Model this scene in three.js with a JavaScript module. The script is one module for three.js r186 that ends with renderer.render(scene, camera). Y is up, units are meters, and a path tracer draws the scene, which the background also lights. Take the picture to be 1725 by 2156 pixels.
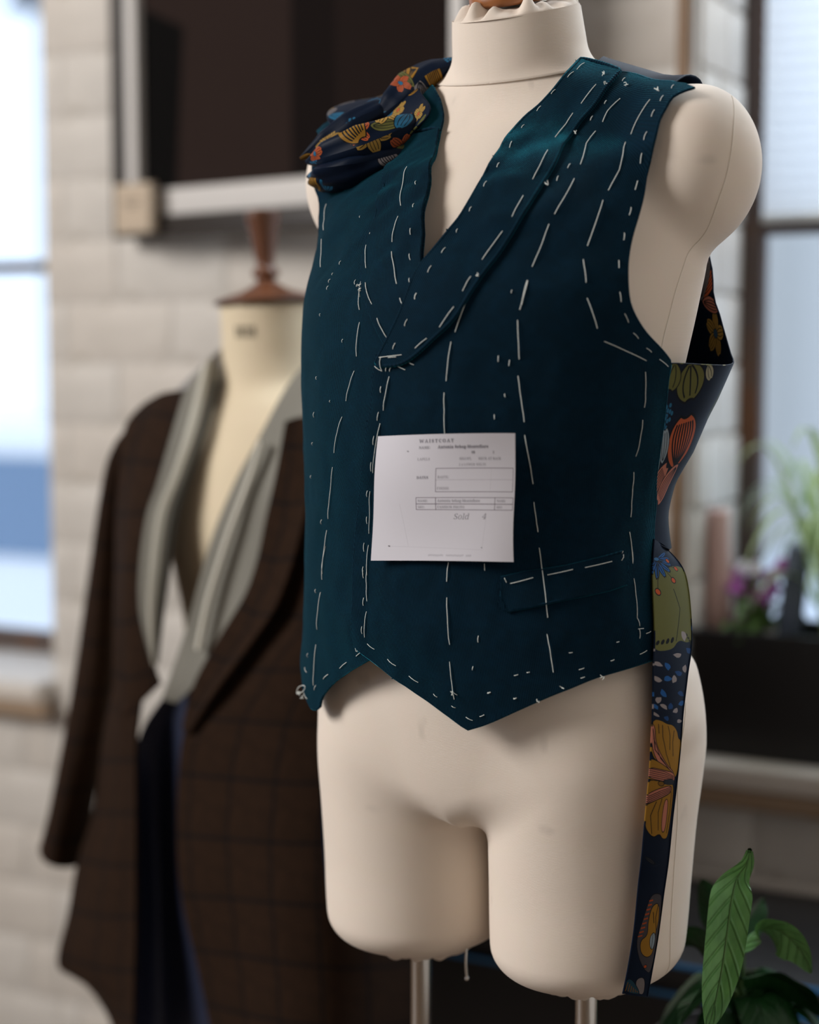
import * as THREE from 'three';
import { mergeGeometries, toCreasedNormals } from 'three/addons/utils/BufferGeometryUtils.js';
import { RectAreaLightUniformsLib } from 'three/addons/lights/RectAreaLightUniformsLib.js';

// ------------------------------------------------------------------ camera, sky, lights, exposure
const scene = new THREE.Scene();
const camera = new THREE.PerspectiveCamera(33.4, 1725 / 2156, 0.05, 60);
camera.position.set(0, 1.32, 0);
camera.rotation.set(-5.4 * Math.PI / 180, 0, 0);
camera.focus = 1.45;
camera.userData.fStop = 2.0;
camera.updateMatrixWorld(true);
const renderer = new THREE.WebGLRenderer({ antialias: true });
renderer.toneMapping = THREE.LinearToneMapping;
renderer.toneMappingExposure = 0.79;
renderer.shadowMap.enabled = true;
RectAreaLightUniformsLib.init();
scene.background = new THREE.Color().setRGB(0.62, 0.74, 0.92);     // overcast winter sky
scene.backgroundIntensity = 2.3;

// the room is turned 28 degrees to the camera: u runs along the back wall, n points from it into the room
const YAW = 28 * Math.PI / 180;
const room = (u, y, n) => new THREE.Vector3(u * Math.cos(YAW) - n * Math.sin(YAW), y, -2.75 + u * Math.sin(YAW) + n * Math.cos(YAW));
// daylight of the tall window in the side wall (left of the camera)
const sideDay = new THREE.RectAreaLight(new THREE.Color().setRGB(1.0, 0.95, 0.90), 30, 1.5, 1.6);
sideDay.name = 'side_window_daylight';
sideDay.position.copy(room(-2.42, 3.1, 3.6)); sideDay.lookAt(room(0.6, 1.3, 1.2));
scene.add(sideDay);

// added fill light just inside the upper plant window, above the frame of view
const backFill = new THREE.RectAreaLight(new THREE.Color().setRGB(0.82, 0.91, 1.0), 15, 1.1, 1.1);
backFill.name = 'plant_window_added_fill';
backFill.position.copy(room(1.1, 2.85, -0.13)); backFill.lookAt(room(0.75, 1.3, 0.95));
scene.add(backFill);

// ------------------------------------------------------------------ small tools
let seed = 7; const rnd = () => { seed = (seed * 1664525 + 1013904223) >>> 0; return seed / 4294967296; };
const rr = (a, b) => a + (b - a) * rnd();
const V = (x, y, z) => new THREE.Vector3(x, y, z);
const clamp = (x, a, b) => Math.min(b, Math.max(a, x)), mix = (a, b, t) => a + (b - a) * t;
const sstep = (a, b, x) => { const t = clamp((x - a) / (b - a), 0, 1); return t * t * (3 - 2 * t); };
const hash = (x, y) => { let h = (Math.imul(x | 0, 374761393) + Math.imul(y | 0, 668265263)) | 0; h = Math.imul(h ^ (h >>> 13), 1274126177); return ((h ^ (h >>> 16)) >>> 0) / 4294967296; };
function vnoise(x, y, per = 1 << 20) {
  const xi = Math.floor(x), yi = Math.floor(y), fx = x - xi, fy = y - yi, w = (a) => ((a % per) + per) % per;
  const sx = fx * fx * (3 - 2 * fx), sy = fy * fy * (3 - 2 * fy);
  return mix(mix(hash(w(xi), w(yi)), hash(w(xi + 1), w(yi)), sx), mix(hash(w(xi), w(yi + 1)), hash(w(xi + 1), w(yi + 1)), sx), sy);
}
const fbm = (x, y, o = 4, per = 1 << 20) => { let s = 0, a = 0.5, f = 1; for (let i = 0; i < o; i++) { s += a * vnoise(x * f, y * f, per * f); a *= 0.5; f *= 2; } return s; };
const used = new Map();
const numbered = (n) => { const k = used.get(n) ?? 0; used.set(n, k + 1); return k ? n + '_' + String(k).padStart(3, '0') : n; };
function shade(o) { o.castShadow = true; o.receiveShadow = true; return o; }
function mesh(name, geo, mat, parent) { const m = shade(new THREE.Mesh(geo, mat)); m.name = parent && parent !== scene ? name : numbered(name); (parent ?? scene).add(m); return m; }
function tag(o, label, category, group) { o.userData.label = label; o.userData.category = category; if (group) o.userData.group = group; return o; }
function thing(name, label, category, group) { const g = new THREE.Group(); g.name = numbered(name); scene.add(g); return tag(g, label, category, group); }
function struct(name, geo, mat, label) { const m = mesh(name, geo, mat); m.userData.kind = 'structure'; if (label) m.userData.label = label; return m; }
function tex(w, h, fn, srgb, rep) {                                  // a computed tile; fn gives [r, g, b] in 0..1
  const d = new Uint8Array(w * h * 4);
  for (let j = 0; j < h; j++) for (let i = 0; i < w; i++) { const c = fn(i / w, j / h, i, j), k = (j * w + i) * 4; d[k] = clamp(c[0], 0, 1) * 255; d[k + 1] = clamp(c[1], 0, 1) * 255; d[k + 2] = clamp(c[2], 0, 1) * 255; d[k + 3] = 255; }
  const t = new THREE.DataTexture(d, w, h); t.wrapS = t.wrapT = THREE.RepeatWrapping; t.magFilter = THREE.LinearFilter; t.minFilter = THREE.LinearMipmapLinearFilter; t.generateMipmaps = true;
  if (srgb) t.colorSpace = THREE.SRGBColorSpace; if (rep) t.repeat.set(rep[0], rep[1]); t.needsUpdate = true; return t;
}
function canvasTex(w, h, draw) {
  const c = document.createElement('canvas'); c.width = w; c.height = h; draw(c.getContext('2d'), w, h);
  const t = new THREE.CanvasTexture(c); t.colorSpace = THREE.SRGBColorSpace; t.magFilter = THREE.LinearFilter; t.wrapS = t.wrapT = THREE.RepeatWrapping; return t;
}
const std = (o) => new THREE.MeshStandardMaterial(o), phys = (o) => new THREE.MeshPhysicalMaterial(o);
const lin = (r, g, b) => new THREE.Color().setRGB(r, g, b);
function catmull(pts, per = 6, closed = false) {                     // a dense smooth polyline through 2D or 3D points
  const n = pts.length, out = [], at = (i) => pts[closed ? (i + n) % n : clamp(i, 0, n - 1)];
  for (let i = 0; i < (closed ? n : n - 1); i++) {
    const a = at(i - 1), b = at(i), c = at(i + 1), d = at(i + 2);
    for (let k = 0; k < per; k++) { const t = k / per; out.push(b.map((_, j) => 0.5 * (2 * b[j] + (c[j] - a[j]) * t + (2 * a[j] - 5 * b[j] + 4 * c[j] - d[j]) * t * t + (3 * b[j] - a[j] - 3 * c[j] + d[j]) * t * t * t))); }
  }
  if (!closed) out.push(pts[n - 1].slice());
  return out;
}
function boxAt(w, h, d, x, y, z, bev = 0) {
  let g;
  if (bev) {
    const s = new THREE.Shape(); s.moveTo(-w / 2 + bev, -h / 2 + bev); s.lineTo(w / 2 - bev, -h / 2 + bev); s.lineTo(w / 2 - bev, h / 2 - bev); s.lineTo(-w / 2 + bev, h / 2 - bev); s.closePath();
    g = new THREE.ExtrudeGeometry(s, { depth: d - 2 * bev, bevelEnabled: true, bevelThickness: bev, bevelSize: bev, bevelSegments: 2, curveSegments: 1 }); g.translate(0, 0, -d / 2 + bev);
  } else g = new THREE.BoxGeometry(w, h, d);
  return g.translate(x, y, z);
}
const plain = (g) => { const q = g.index ? g.toNonIndexed() : g; for (const k of Object.keys(q.attributes)) if (!['position', 'normal', 'uv'].includes(k)) q.deleteAttribute(k); return q; };
const join = (gs) => mergeGeometries(gs.map(plain));
const lathe = (pts, seg = 48) => new THREE.LatheGeometry(pts.map(([r, y]) => new THREE.Vector2(r, y)), seg);
function tube(pts, r, rs = 6, seg) { return new THREE.TubeGeometry(new THREE.CatmullRomCurve3(pts), seg ?? Math.max(2, pts.length * 3), r, rs, false); }
// ------------------------------------------------------------------ body forms: stacked oval sections joined with smooth unions (metres, y up, z to the front)
function stack(rows) {                                               // rows [h, xc, zc, a, front, back]; cubic in between
  const R = rows.slice().sort((p, q) => p[0] - q[0]), n = R.length;
  return (h, out) => {
    let i = 0; while (i < n - 2 && h > R[i + 1][0]) i++;
    const a = R[Math.max(i - 1, 0)], b = R[i], c = R[i + 1], d = R[Math.min(i + 2, n - 1)], w = c[0] - b[0], t = clamp((h - b[0]) / w, 0, 1);
    for (let k = 1; k < 6; k++) {
      const m0 = i > 0 ? (c[k] - a[k]) / (c[0] - a[0]) * w : c[k] - b[k], m1 = i < n - 2 ? (d[k] - b[k]) / (d[0] - b[0]) * w : c[k] - b[k];
      const t2 = t * t, t3 = t2 * t;
      out[k - 1] = b[k] * (2 * t3 - 3 * t2 + 1) + m0 * (t3 - 2 * t2 + t) + c[k] * (3 * t2 - 2 * t3) + m1 * (t3 - t2);
    }
    return out;
  };
}
const tmp = [0, 0, 0, 0, 0];
function oval(st, lo, hi, x, y, z, round = 0.02) {                   // signed distance to a stack between two heights, its ends rounded
  st(clamp(y, lo, hi), tmp);
  const [xc, zc, a, f, b] = tmp, dx = x - xc, dz = z - zc, r = dz > 0 ? f : b;
  const q0 = Math.hypot(dx / a, dz / r), q1 = Math.hypot(dx / (a * a), dz / (r * r));
  const d = q1 < 1e-6 ? -Math.min(a, r) : q0 * (q0 - 1) / q1;
  const e = Math.max(lo - y, y - hi), p = d + round, q = e + round;
  return Math.min(Math.max(p, q), 0) + Math.hypot(Math.max(p, 0), Math.max(q, 0)) - round;
}
const smin = (a, b, k) => { const h = Math.max(k - Math.abs(a - b), 0) / k; return Math.min(a, b) - h * h * k * 0.25; };
function cone(x, y, z, A, B, ra, rb) {                               // tapered capsule
  const bx = B[0] - A[0], by = B[1] - A[1], bz = B[2] - A[2], px = x - A[0], py = y - A[1], pz = z - A[2];
  const t = clamp((px * bx + py * by + pz * bz) / (bx * bx + by * by + bz * bz), 0, 1);
  return Math.hypot(px - bx * t, py - by * t, pz - bz * t) - mix(ra, rb, t);
}
function ellip(x, y, z, c, r) {
  const dx = x - c[0], dy = y - c[1], dz = z - c[2], k0 = Math.hypot(dx / r[0], dy / r[1], dz / r[2]), k1 = Math.hypot(dx / r[0] ** 2, dy / r[1] ** 2, dz / r[2] ** 2);
  return k1 < 1e-6 ? -Math.min(...r) : k0 * (k0 - 1) / k1;
}
// the cream dummy
const torsoRows = stack([
  [1.56, -0.004, -0.012, 0.055, 0.040, 0.045], [1.53, -0.004, -0.010, 0.090, 0.056, 0.066], [1.50, -0.003, -0.006, 0.130, 0.074, 0.088], [1.47, -0.003, -0.003, 0.160, 0.094, 0.104],
  [1.44, -0.003, 0.000, 0.174, 0.110, 0.111], [1.40, -0.004, 0.000, 0.179, 0.128, 0.1127], [1.36, -0.007, 0.005, 0.1773, 0.1383, 0.1099], [1.32, -0.0118, 0.005, 0.1732, 0.1385, 0.1074],
  [1.28, -0.0148, 0.008, 0.1682, 0.1244, 0.1043], [1.24, -0.0177, 0.010, 0.1622, 0.1135, 0.1006], [1.20, -0.0206, 0.010, 0.1553, 0.1056, 0.0963], [1.17, -0.0189, 0.012, 0.1518, 0.1032, 0.0972],
  [1.13, -0.0179, 0.012, 0.1560, 0.1061, 0.1061], [1.09, -0.0150, 0.010, 0.1632, 0.1110, 0.1175], [1.05, -0.0132, 0.006, 0.1719, 0.1135, 0.1307], [1.01, -0.0118, 0.003, 0.1798, 0.1151, 0.1439],
  [0.97, -0.0120, 0.000, 0.1828, 0.1125, 0.1460], [0.94, -0.0130, -0.001, 0.1810, 0.1070, 0.1440], [0.92, -0.0140, -0.003, 0.1795, 0.1020, 0.1380], [0.903, -0.0145, -0.005, 0.1775, 0.0960, 0.1300]]);
const legRows = (s) => stack([
  [1.06, s * 0.088 - 0.0128, -0.004, 0.080, 0.096, 0.118], [1.01, s * 0.0925 - 0.0125, -0.003, 0.0855, 0.104, 0.134], [0.97, s * 0.0935 - 0.0128, -0.003, 0.0875, 0.1075, 0.140], [0.94, s * 0.0930 - 0.0138, -0.003, 0.0875, 0.1065, 0.135], [0.90, s * 0.0910 - 0.0145, -0.004, 0.0870, 0.104, 0.124], [0.85, s * 0.0900 - 0.0145, -0.004, 0.0860, 0.100, 0.113],
  [0.80, s * 0.0895 - 0.0145, -0.003, 0.0845, 0.097, 0.105], [0.762, s * 0.0885 - 0.0145, -0.002, 0.0815, 0.092, 0.099]]);
const legL = legRows(1), legR = legRows(-1);
const neckRows = stack([[1.50, 0.000, -0.014, 0.066, 0.058, 0.066], [1.55, 0.000, -0.008, 0.0610, 0.056, 0.065], [1.59, 0.000, 0.000, 0.0575, 0.054, 0.061], [1.62, 0.000, 0.005, 0.0545, 0.053, 0.057], [1.65, 0.000, 0.010, 0.052, 0.052, 0.054]]);
function dummySdf(x, y, z) {
  let d = oval(torsoRows, 0.80, 1.56, x, y, z, 0.012);
  if (y < 1.06) { const e = 0.898 + 0.42 * Math.abs(x + 0.0145) + 0.10 * Math.max(0, -z) - y, k = 0.03, q = Math.max(k - Math.abs(d - e), 0) / k; d = Math.max(d, e) + q * q * k * 0.25; }   // the body ends in a soft V between the thighs
  if (y < 1.09) { const l = Math.min(oval(legL, 0.766, 1.06, x, y, z, 0.026), oval(legR, 0.766, 1.06, x, y, z, 0.026)); d = smin(d, l, mix(0.024, 0.012, sstep(0.03, 0.14, Math.abs(x + 0.013)))); }
  if (y > 1.33) {
    for (const s of [-1, 1]) {
      d = smin(d, cone(x, y, z, [s * 0.045 - 0.003, 1.523, -0.014], [s * 0.155 - 0.003, 1.478, -0.012], 0.050, 0.056), 0.03);
      d = smin(d, ellip(x, y, z, [s * 0.172 - 0.003, 1.474, -0.012], [0.046, 0.064, 0.060]), 0.022);
    }
    const nb = y - (1.612 - 0.286 * (z - 0.015));
    d = smin(d, Math.max(oval(neckRows, 1.49, 1.66, x, y, z, 0.004), nb), 0.014);
  }
  return d;
}
// the cloth form the waistcoat hangs on: follows the shoulders, falls straight from the chest
const vestRows = stack([
  [1.46, -0.005, 0.000, 0.166, 0.104, 0.100], [1.44, -0.006, 0.000, 0.1790, 0.1180, 0.1117], [1.40, -0.0062, 0.000, 0.1845, 0.1375, 0.1122], [1.36, -0.0077, 0.008, 0.1820, 0.1492, 0.1092], [1.32, -0.0125, 0.010, 0.1784, 0.1534, 0.1071],
  [1.28, -0.0155, 0.015, 0.1744, 0.1500, 0.1046], [1.24, -0.0186, 0.020, 0.1697, 0.1426, 0.1018], [1.20, -0.0243, 0.020, 0.1658, 0.1360, 0.0995], [1.17, -0.0260, 0.020, 0.1657, 0.1326, 0.0994],
  [1.13, -0.0240, 0.020, 0.1697, 0.1324, 0.1052], [1.09, -0.0204, 0.018, 0.1759, 0.1337, 0.1161], [1.05, -0.0185, 0.012, 0.1833, 0.1338, 0.1283], [1.01, -0.0203, 0.006, 0.1893, 0.1325, 0.1401], [0.95, -0.0222, 0.003, 0.1898, 0.1329, 0.1443]]);
const vestSdf = (x, y, z) => smin(dummySdf(x, y, z) - 0.0045, oval(vestRows, 0.90, 1.47, x, y, z, 0.02), 0.03);
const HS = 1.40, EL = 0.135;                                        // above this height the cloth coordinate turns over the shoulder
function castForm(sdf, ax, az, phi, v) {                             // cloth coordinates (angle round the body, height) to a point on a form
  const e = v > HS ? (v - HS) / EL : 0, y0 = Math.min(v, HS), ce = Math.cos(e), dx = Math.sin(phi) * ce, dy = Math.sin(e), dz = Math.cos(phi) * ce;
  let lo = 0.01, hi = 0.30;
  let t = hi; for (; t > lo; t -= 0.02) if (sdf(ax + dx * t, y0 + dy * t, az + dz * t) < 0) break;
  lo = t; hi = t + 0.02;
  for (let i = 0; i < 16; i++) { const m = (lo + hi) / 2; if (sdf(ax + dx * m, y0 + dy * m, az + dz * m) < 0) lo = m; else hi = m; }
  return [ax + dx * lo, y0 + dy * lo, az + dz * lo];
}
function gradient(sdf, p, e = 0.0015) {
  const g = [sdf(p[0] + e, p[1], p[2]) - sdf(p[0] - e, p[1], p[2]), sdf(p[0], p[1] + e, p[2]) - sdf(p[0], p[1] - e, p[2]), sdf(p[0], p[1], p[2] + e) - sdf(p[0], p[1], p[2] - e)];
  const l = Math.hypot(...g) || 1; return g.map((c) => c / l);
}
function skin(sdf, lo, hi, cell) {                                   // surface nets over a box
  const n = lo.map((a, i) => Math.ceil((hi[i] - a) / cell) + 1), [nx, ny, nz] = n, f = new Float32Array(nx * ny * nz), id = new Int32Array(nx * ny * nz).fill(-1);
  const at = (i, j, k) => (k * ny + j) * nx + i;
  for (let k = 0; k < nz; k++) for (let j = 0; j < ny; j++) for (let i = 0; i < nx; i++) f[at(i, j, k)] = sdf(lo[0] + i * cell, lo[1] + j * cell, lo[2] + k * cell);
  const pos = [], nor = [], uv = [], idx = [];
  for (let k = 0; k < nz - 1; k++) for (let j = 0; j < ny - 1; j++) for (let i = 0; i < nx - 1; i++) {
    let c = 0, sx = 0, sy = 0, sz = 0, neg = 0;
    const v = (a, b, d) => f[at(i + a, j + b, k + d)];
    for (let q = 0; q < 8; q++) if (v(q & 1, (q >> 1) & 1, q >> 2) < 0) neg++;
    if (neg === 0 || neg === 8) continue;
    for (let ax = 0; ax < 3; ax++) for (let p = 0; p < 2; p++) for (let q = 0; q < 2; q++) {
      const a = [0, 0, 0]; a[(ax + 1) % 3] = p; a[(ax + 2) % 3] = q; const b = a.slice(); b[ax] = 1;
      const fa = v(...a), fb = v(...b); if ((fa < 0) === (fb < 0)) continue;
      const t = fa / (fa - fb); c++; sx += a[0] + (b[0] - a[0]) * t; sy += a[1] + (b[1] - a[1]) * t; sz += a[2] + (b[2] - a[2]) * t;
    }
    let p = [lo[0] + (i + sx / c) * cell, lo[1] + (j + sy / c) * cell, lo[2] + (k + sz / c) * cell];
    for (let r = 0; r < 2; r++) { const g = gradient(sdf, p), d = sdf(...p); p = p.map((x, q) => x - g[q] * d * 0.9); }
    const g = gradient(sdf, p, 0.003);
    id[at(i, j, k)] = pos.length / 3; pos.push(...p); nor.push(...g); uv.push(Math.atan2(p[0], p[2]) * 0.16, p[1]);
  }
  for (let k = 1; k < nz - 1; k++) for (let j = 1; j < ny - 1; j++) for (let i = 1; i < nx - 1; i++) {
    const s = f[at(i, j, k)] < 0;
    const quad = (a, b, c, d, flip) => { if (a < 0 || b < 0 || c < 0 || d < 0) return; flip ? idx.push(a, c, b, a, d, c) : idx.push(a, b, c, a, c, d); };
    if (s !== f[at(i + 1, j, k)] < 0) quad(id[at(i, j - 1, k - 1)], id[at(i, j, k - 1)], id[at(i, j, k)], id[at(i, j - 1, k)], !s);
    if (s !== f[at(i, j + 1, k)] < 0) quad(id[at(i - 1, j, k - 1)], id[at(i - 1, j, k)], id[at(i, j, k)], id[at(i, j, k - 1)], !s);
    if (s !== f[at(i, j, k + 1)] < 0) quad(id[at(i - 1, j - 1, k)], id[at(i, j - 1, k)], id[at(i, j, k)], id[at(i - 1, j, k)], !s);
  }
  const g = new THREE.BufferGeometry();
  g.setAttribute('position', new THREE.Float32BufferAttribute(pos, 3)); g.setAttribute('normal', new THREE.Float32BufferAttribute(nor, 3)); g.setAttribute('uv', new THREE.Float32BufferAttribute(uv, 2)); g.setIndex(idx);
  return g;
}
// ------------------------------------------------------------------ the room
const paintTone = (base, warm) => tex(256, 256, (x, y) => {
  const n = fbm(x * 6, y * 6, 4, 6), m = fbm(x * 14 + 3, y * 14, 3, 14), s = sstep(0.64, 0.74, fbm(x * 9 + 5, y * 9 + 2, 4, 9));
  const k = base + (n - 0.5) * 0.045 + (m - 0.5) * 0.03;
  return [k * (1 - 0.10 * s), k * (0.975 - warm * 0.008) * (1 - 0.11 * s), k * (0.94 - warm * 0.015) * (1 - 0.13 * s)];
}, true);
const paintBump = tex(256, 256, (x, y) => { const k = 0.5 + (fbm(x * 20, y * 20, 4, 20) - 0.5) * 0.8; return [k, k, k]; });
const wallMats = [0.83, 0.822, 0.826].map((b, i) => std({ name: 'painted brick', map: paintTone(b, i % 2), roughness: 0.62, bumpMap: paintBump, bumpScale: 0.0012 }));
const mortarMat = std({ name: 'painted mortar', color: lin(0.58, 0.55, 0.51), roughness: 0.85 });
const plasterMat = std({ name: 'plaster', color: lin(0.62, 0.58, 0.53), roughness: 0.85 });
const dimWall = std({ name: 'dimmed workshop wall', color: lin(0.16, 0.115, 0.085), roughness: 0.8 });  // unseen walls and ceiling, colour darkened to cut the fill light
const floorBoards = std({ name: 'dark floor boards', color: lin(0.10, 0.065, 0.04), roughness: 0.55 });
const sillMat = std({ name: 'sill paint', map: paintTone(0.86, 1), roughness: 0.5 });
const sillEdge = std({ name: 'worn sill wood', color: lin(0.34, 0.24, 0.16), roughness: 0.6 });
const rustMat = std({ name: 'rusty window steel', map: tex(128, 128, (x, y) => { const n = fbm(x * 8, y * 8, 4, 8), s = sstep(0.42, 0.6, n); return [mix(0.34, 0.42, s), mix(0.29, 0.28, s), mix(0.27, 0.19, s)]; }, true), roughness: 0.75 });
const paleSteel = std({ name: 'pale window paint', color: lin(0.60, 0.60, 0.57), roughness: 0.5 });
const glassMat = phys({ name: 'window glass', color: lin(0.97, 0.99, 1), roughness: 0, transmission: 1, thickness: 0, ior: 1.45 });
const SILL = 0.715, HEAD = 3.45, CEIL = 4.2, WL = -0.744, WR = 0.468, TH = 0.27;
function roomBox(u0, u1, y0, y1, n0, n1) { return new THREE.BoxGeometry(u1 - u0, y1 - y0, n1 - n0).translate((u0 + u1) / 2, (y0 + y1) / 2, (n0 + n1) / 2); }
function inRoom(o) { o.rotation.y = -YAW; o.position.copy(room(0, 0, 0)); return o; }
const U0 = -2.5, U1 = 2.4, N1 = 6.2, WLF = -2.0, WRF = 1.75;         // room extents, far jambs of the two windows
const back = inRoom(struct('wall_back', join([
  roomBox(U0, WLF, 0, CEIL, -TH, -0.004), roomBox(WL, WR, 0, CEIL, -TH + 0.004, -0.004), roomBox(WRF, U1, 0, CEIL, -TH, -0.004),
  roomBox(WLF, WL, 0, SILL - 0.035, -TH, -0.004), roomBox(WR, WRF, 0, SILL - 0.035, -TH, -0.004), roomBox(WLF, WL, HEAD, CEIL, -TH, -0.004), roomBox(WR, WRF, HEAD, CEIL, -TH, -0.004)]), mortarMat));
inRoom(struct('wall_left', join([roomBox(U0 - 0.2, U0, 0, 0.8, 0, N1), roomBox(U0 - 0.2, U0, 4.0, CEIL, 0, N1), roomBox(U0 - 0.2, U0, 0.8, 4.0, 0, 2.6), roomBox(U0 - 0.2, U0, 0.8, 4.0, 4.6, N1)]), dimWall));
inRoom(struct('wall_right', roomBox(U1, U1 + 0.2, 0, CEIL, -TH, N1), plasterMat));
inRoom(struct('wall_front', roomBox(U0 - 0.2, U1 + 0.2, 0, CEIL, N1, N1 + 0.2), dimWall));
inRoom(struct('floor', roomBox(U0 - 0.2, U1 + 0.2, -0.1, 0, -TH, N1 + 0.2), floorBoards));
inRoom(struct('ceiling', roomBox(U0 - 0.2, U1 + 0.2, CEIL, CEIL + 0.12, -TH, N1 + 0.2), dimWall));
// bricks, painted over: stretcher courses with slightly uneven faces
const brickGeos = new Map();
function brickGeo(len, hgt, dep) {
  const key = [len, hgt, dep].map((x) => x.toFixed(3)).join();
  if (!brickGeos.has(key)) {
    const g = boxAt(len, hgt, dep, 0, 0, 0, 0.0025), p = g.attributes.position, uv = g.attributes.uv;
    for (let i = 0; i < p.count; i++) uv.setXY(i, (p.getX(i) + p.getZ(i)) * 2.2, p.getY(i) * 2.2);
    brickGeos.set(key, toCreasedNormals(g, 0.9));
  }
  return brickGeos.get(key);
}
const COURSE = 0.1085, BL = 0.232, JO = 0.006;
function layBricks(u0, u1, y0, y1) {
  for (let c = Math.floor(y0 / COURSE); c * COURSE < y1 - 0.02; c++) {
    const b0 = Math.max(c * COURSE, y0), b1 = Math.min((c + 1) * COURSE - JO, y1); if (b1 - b0 < 0.02) continue;
    for (let k = Math.floor((u0 - (c % 2) * BL / 2) / BL) - 1; k * BL < u1; k++) {
      let s = Math.max(k * BL + (c % 2) * BL / 2, u0), e = Math.min((k + 1) * BL + (c % 2) * BL / 2 - JO, u1);
      if (e - s < 0.03) continue;
      const b = mesh('brick', brickGeo(e - s, b1 - b0, 0.05), wallMats[Math.floor(rnd() * 3)], back);
      b.position.set((s + e) / 2, (b0 + b1) / 2 + rr(-0.0015, 0.0015), -0.0272 + rr(-0.0006, 0.0006)); b.rotation.set(rr(-0.006, 0.006), rr(-0.003, 0.003), rr(-0.006, 0.006));
    }
  }
}
layBricks(WL, WR, 0, 2.72);
layBricks(WLF + 0.35, WL - JO, 0, SILL - 0.04);
layBricks(WR + JO, WRF - 0.35, 0, SILL - 0.04);
for (let c = 7; c < 24; c++) {                                       // the jamb of the right-hand window, bricks turned into the opening
  const y = (c + 0.5) * COURSE - JO / 2; let n = -TH + 0.045;
  for (const L of c % 2 ? [0.13, 0.08] : [0.08, 0.13]) {
    const b = mesh('brick', brickGeo(L - JO, COURSE - JO, 0.03), wallMats[Math.floor(rnd() * 3)], back);
    b.rotation.set(0, Math.PI / 2, 0); b.position.set(WR - 0.006 + rr(-0.002, 0.002), y, n + L / 2); n += L;
  }
}
// windows: steel bars set at the outer face, panes between
function makeWindow(name, u0, u1, rows, colsAt, edge) {
  const w = inRoom(new THREE.Group()); w.name = name; w.userData = { kind: 'structure' }; scene.add(w);
  const n = -TH + 0.03, bar = (a, b, c, d, t = 0.035) => boxAt(b - a, d - c, t, (a + b) / 2, (c + d) / 2, n, 0.004);
  mesh('frame', toCreasedNormals(join([bar(u0, u0 + edge, SILL, HEAD), bar(u1 - edge, u1, SILL, HEAD), bar(u0 + edge, u1 - edge, HEAD - 0.04, HEAD), bar(u0 + edge, u1 - edge, SILL, SILL + 0.04)]), 0.6), rustMat, w);
  const us = [u0 + edge, ...colsAt, u1 - edge], ys = [SILL + 0.04, ...rows, HEAD - 0.04];
  for (const y of rows) mesh('glazing_bar', toCreasedNormals(bar(u0 + edge, u1 - edge, y - 0.011, y + 0.011, 0.03), 0.6), rustMat, w);
  for (const u of colsAt) mesh('glazing_bar', toCreasedNormals(bar(u - 0.011, u + 0.011, SILL + 0.04, HEAD - 0.04, 0.028), 0.6), paleSteel, w);
  for (let i = 0; i < us.length - 1; i++) for (let j = 0; j < ys.length - 1; j++) mesh('pane', new THREE.PlaneGeometry(us[i + 1] - us[i] - 0.004, ys[j + 1] - ys[j] - 0.004).translate((us[i] + us[i + 1]) / 2, (ys[j] + ys[j + 1]) / 2, n), glassMat, w);
  return w;
}
const winR = makeWindow('window_1', WR, WRF, [1.512, 2.1, 2.75], [0.94, 1.35], 0.042);
const winL = makeWindow('window_2', WLF, WL, [1.485, 2.1, 2.75], [-1.58, -1.16], 0.03);
for (const [u0, u1] of [[WR, WRF], [WLF, WL]]) {
  const s = inRoom(struct(u0 > 0 ? 'trim_1' : 'trim_2', toCreasedNormals(boxAt(u1 - u0 - 0.004, 0.034, TH + 0.025, (u0 + u1) / 2, SILL - 0.017, -TH / 2 + 0.0325, 0.006), 0.6), sillMat));
  s.userData.label = u0 > 0 ? 'painted sill board under the plant window' : 'painted sill board under the window beside the jacket';
  mesh('sill_nosing', toCreasedNormals(boxAt(u1 - u0 + 0.02, 0.03, 0.026, (u0 + u1) / 2, SILL - 0.05, 0.028, 0.006), 0.6), sillEdge, s);
}
const batten = inRoom(struct('trim_3', toCreasedNormals(boxAt(0.017, 2.5, 0.014, WR - 0.012, SILL + 1.25, 0.012, 0.003), 0.6), std({ name: 'bare pine', map: tex(64, 256, (x, y) => { const k = 0.5 + 0.12 * (fbm(x * 10, y * 4, 3, 4) - 0.5); return [k * 1.05, k * 0.82, k * 0.6]; }, true), roughness: 0.6 }))); batten.userData.label = 'thin bare pine batten on the corner of the window jamb';
{ // pleated white blind over the upper panes of the plant window
  const pos = [], idx = [], uv = [], n = 180, y0 = 1.528, y1 = HEAD - 0.05;
  for (let j = 0; j <= n; j++) for (const i of [0, 1]) { pos.push(WR + 0.05 + i * (WRF - WR - 0.1), mix(y0, y1, j / n), -TH + 0.075 + (j % 2) * 0.006); uv.push(i, j / n); }
  for (let j = 0; j < n; j++) { const a = j * 2; idx.push(a, a + 1, a + 2, a + 1, a + 3, a + 2); }
  const g = new THREE.BufferGeometry(); g.setAttribute('position', new THREE.Float32BufferAttribute(pos, 3)); g.setAttribute('uv', new THREE.Float32BufferAttribute(uv, 2)); g.setIndex(idx);
  const bl = inRoom(thing('pleated_blind', 'white pleated blind over the upper panes of the plant window', 'blind'));
  mesh('pleats', toCreasedNormals(g, 0.1), phys({ name: 'white blind paper', color: lin(0.94, 0.94, 0.93), roughness: 1, transmission: 0.85, thickness: 0 }), bl);
  mesh('bottom_rail', boxAt(WRF - WR - 0.1, 0.012, 0.016, (WR + WRF) / 2, y0 - 0.004, -TH + 0.078, 0.003), paleSteel, bl);
}
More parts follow.
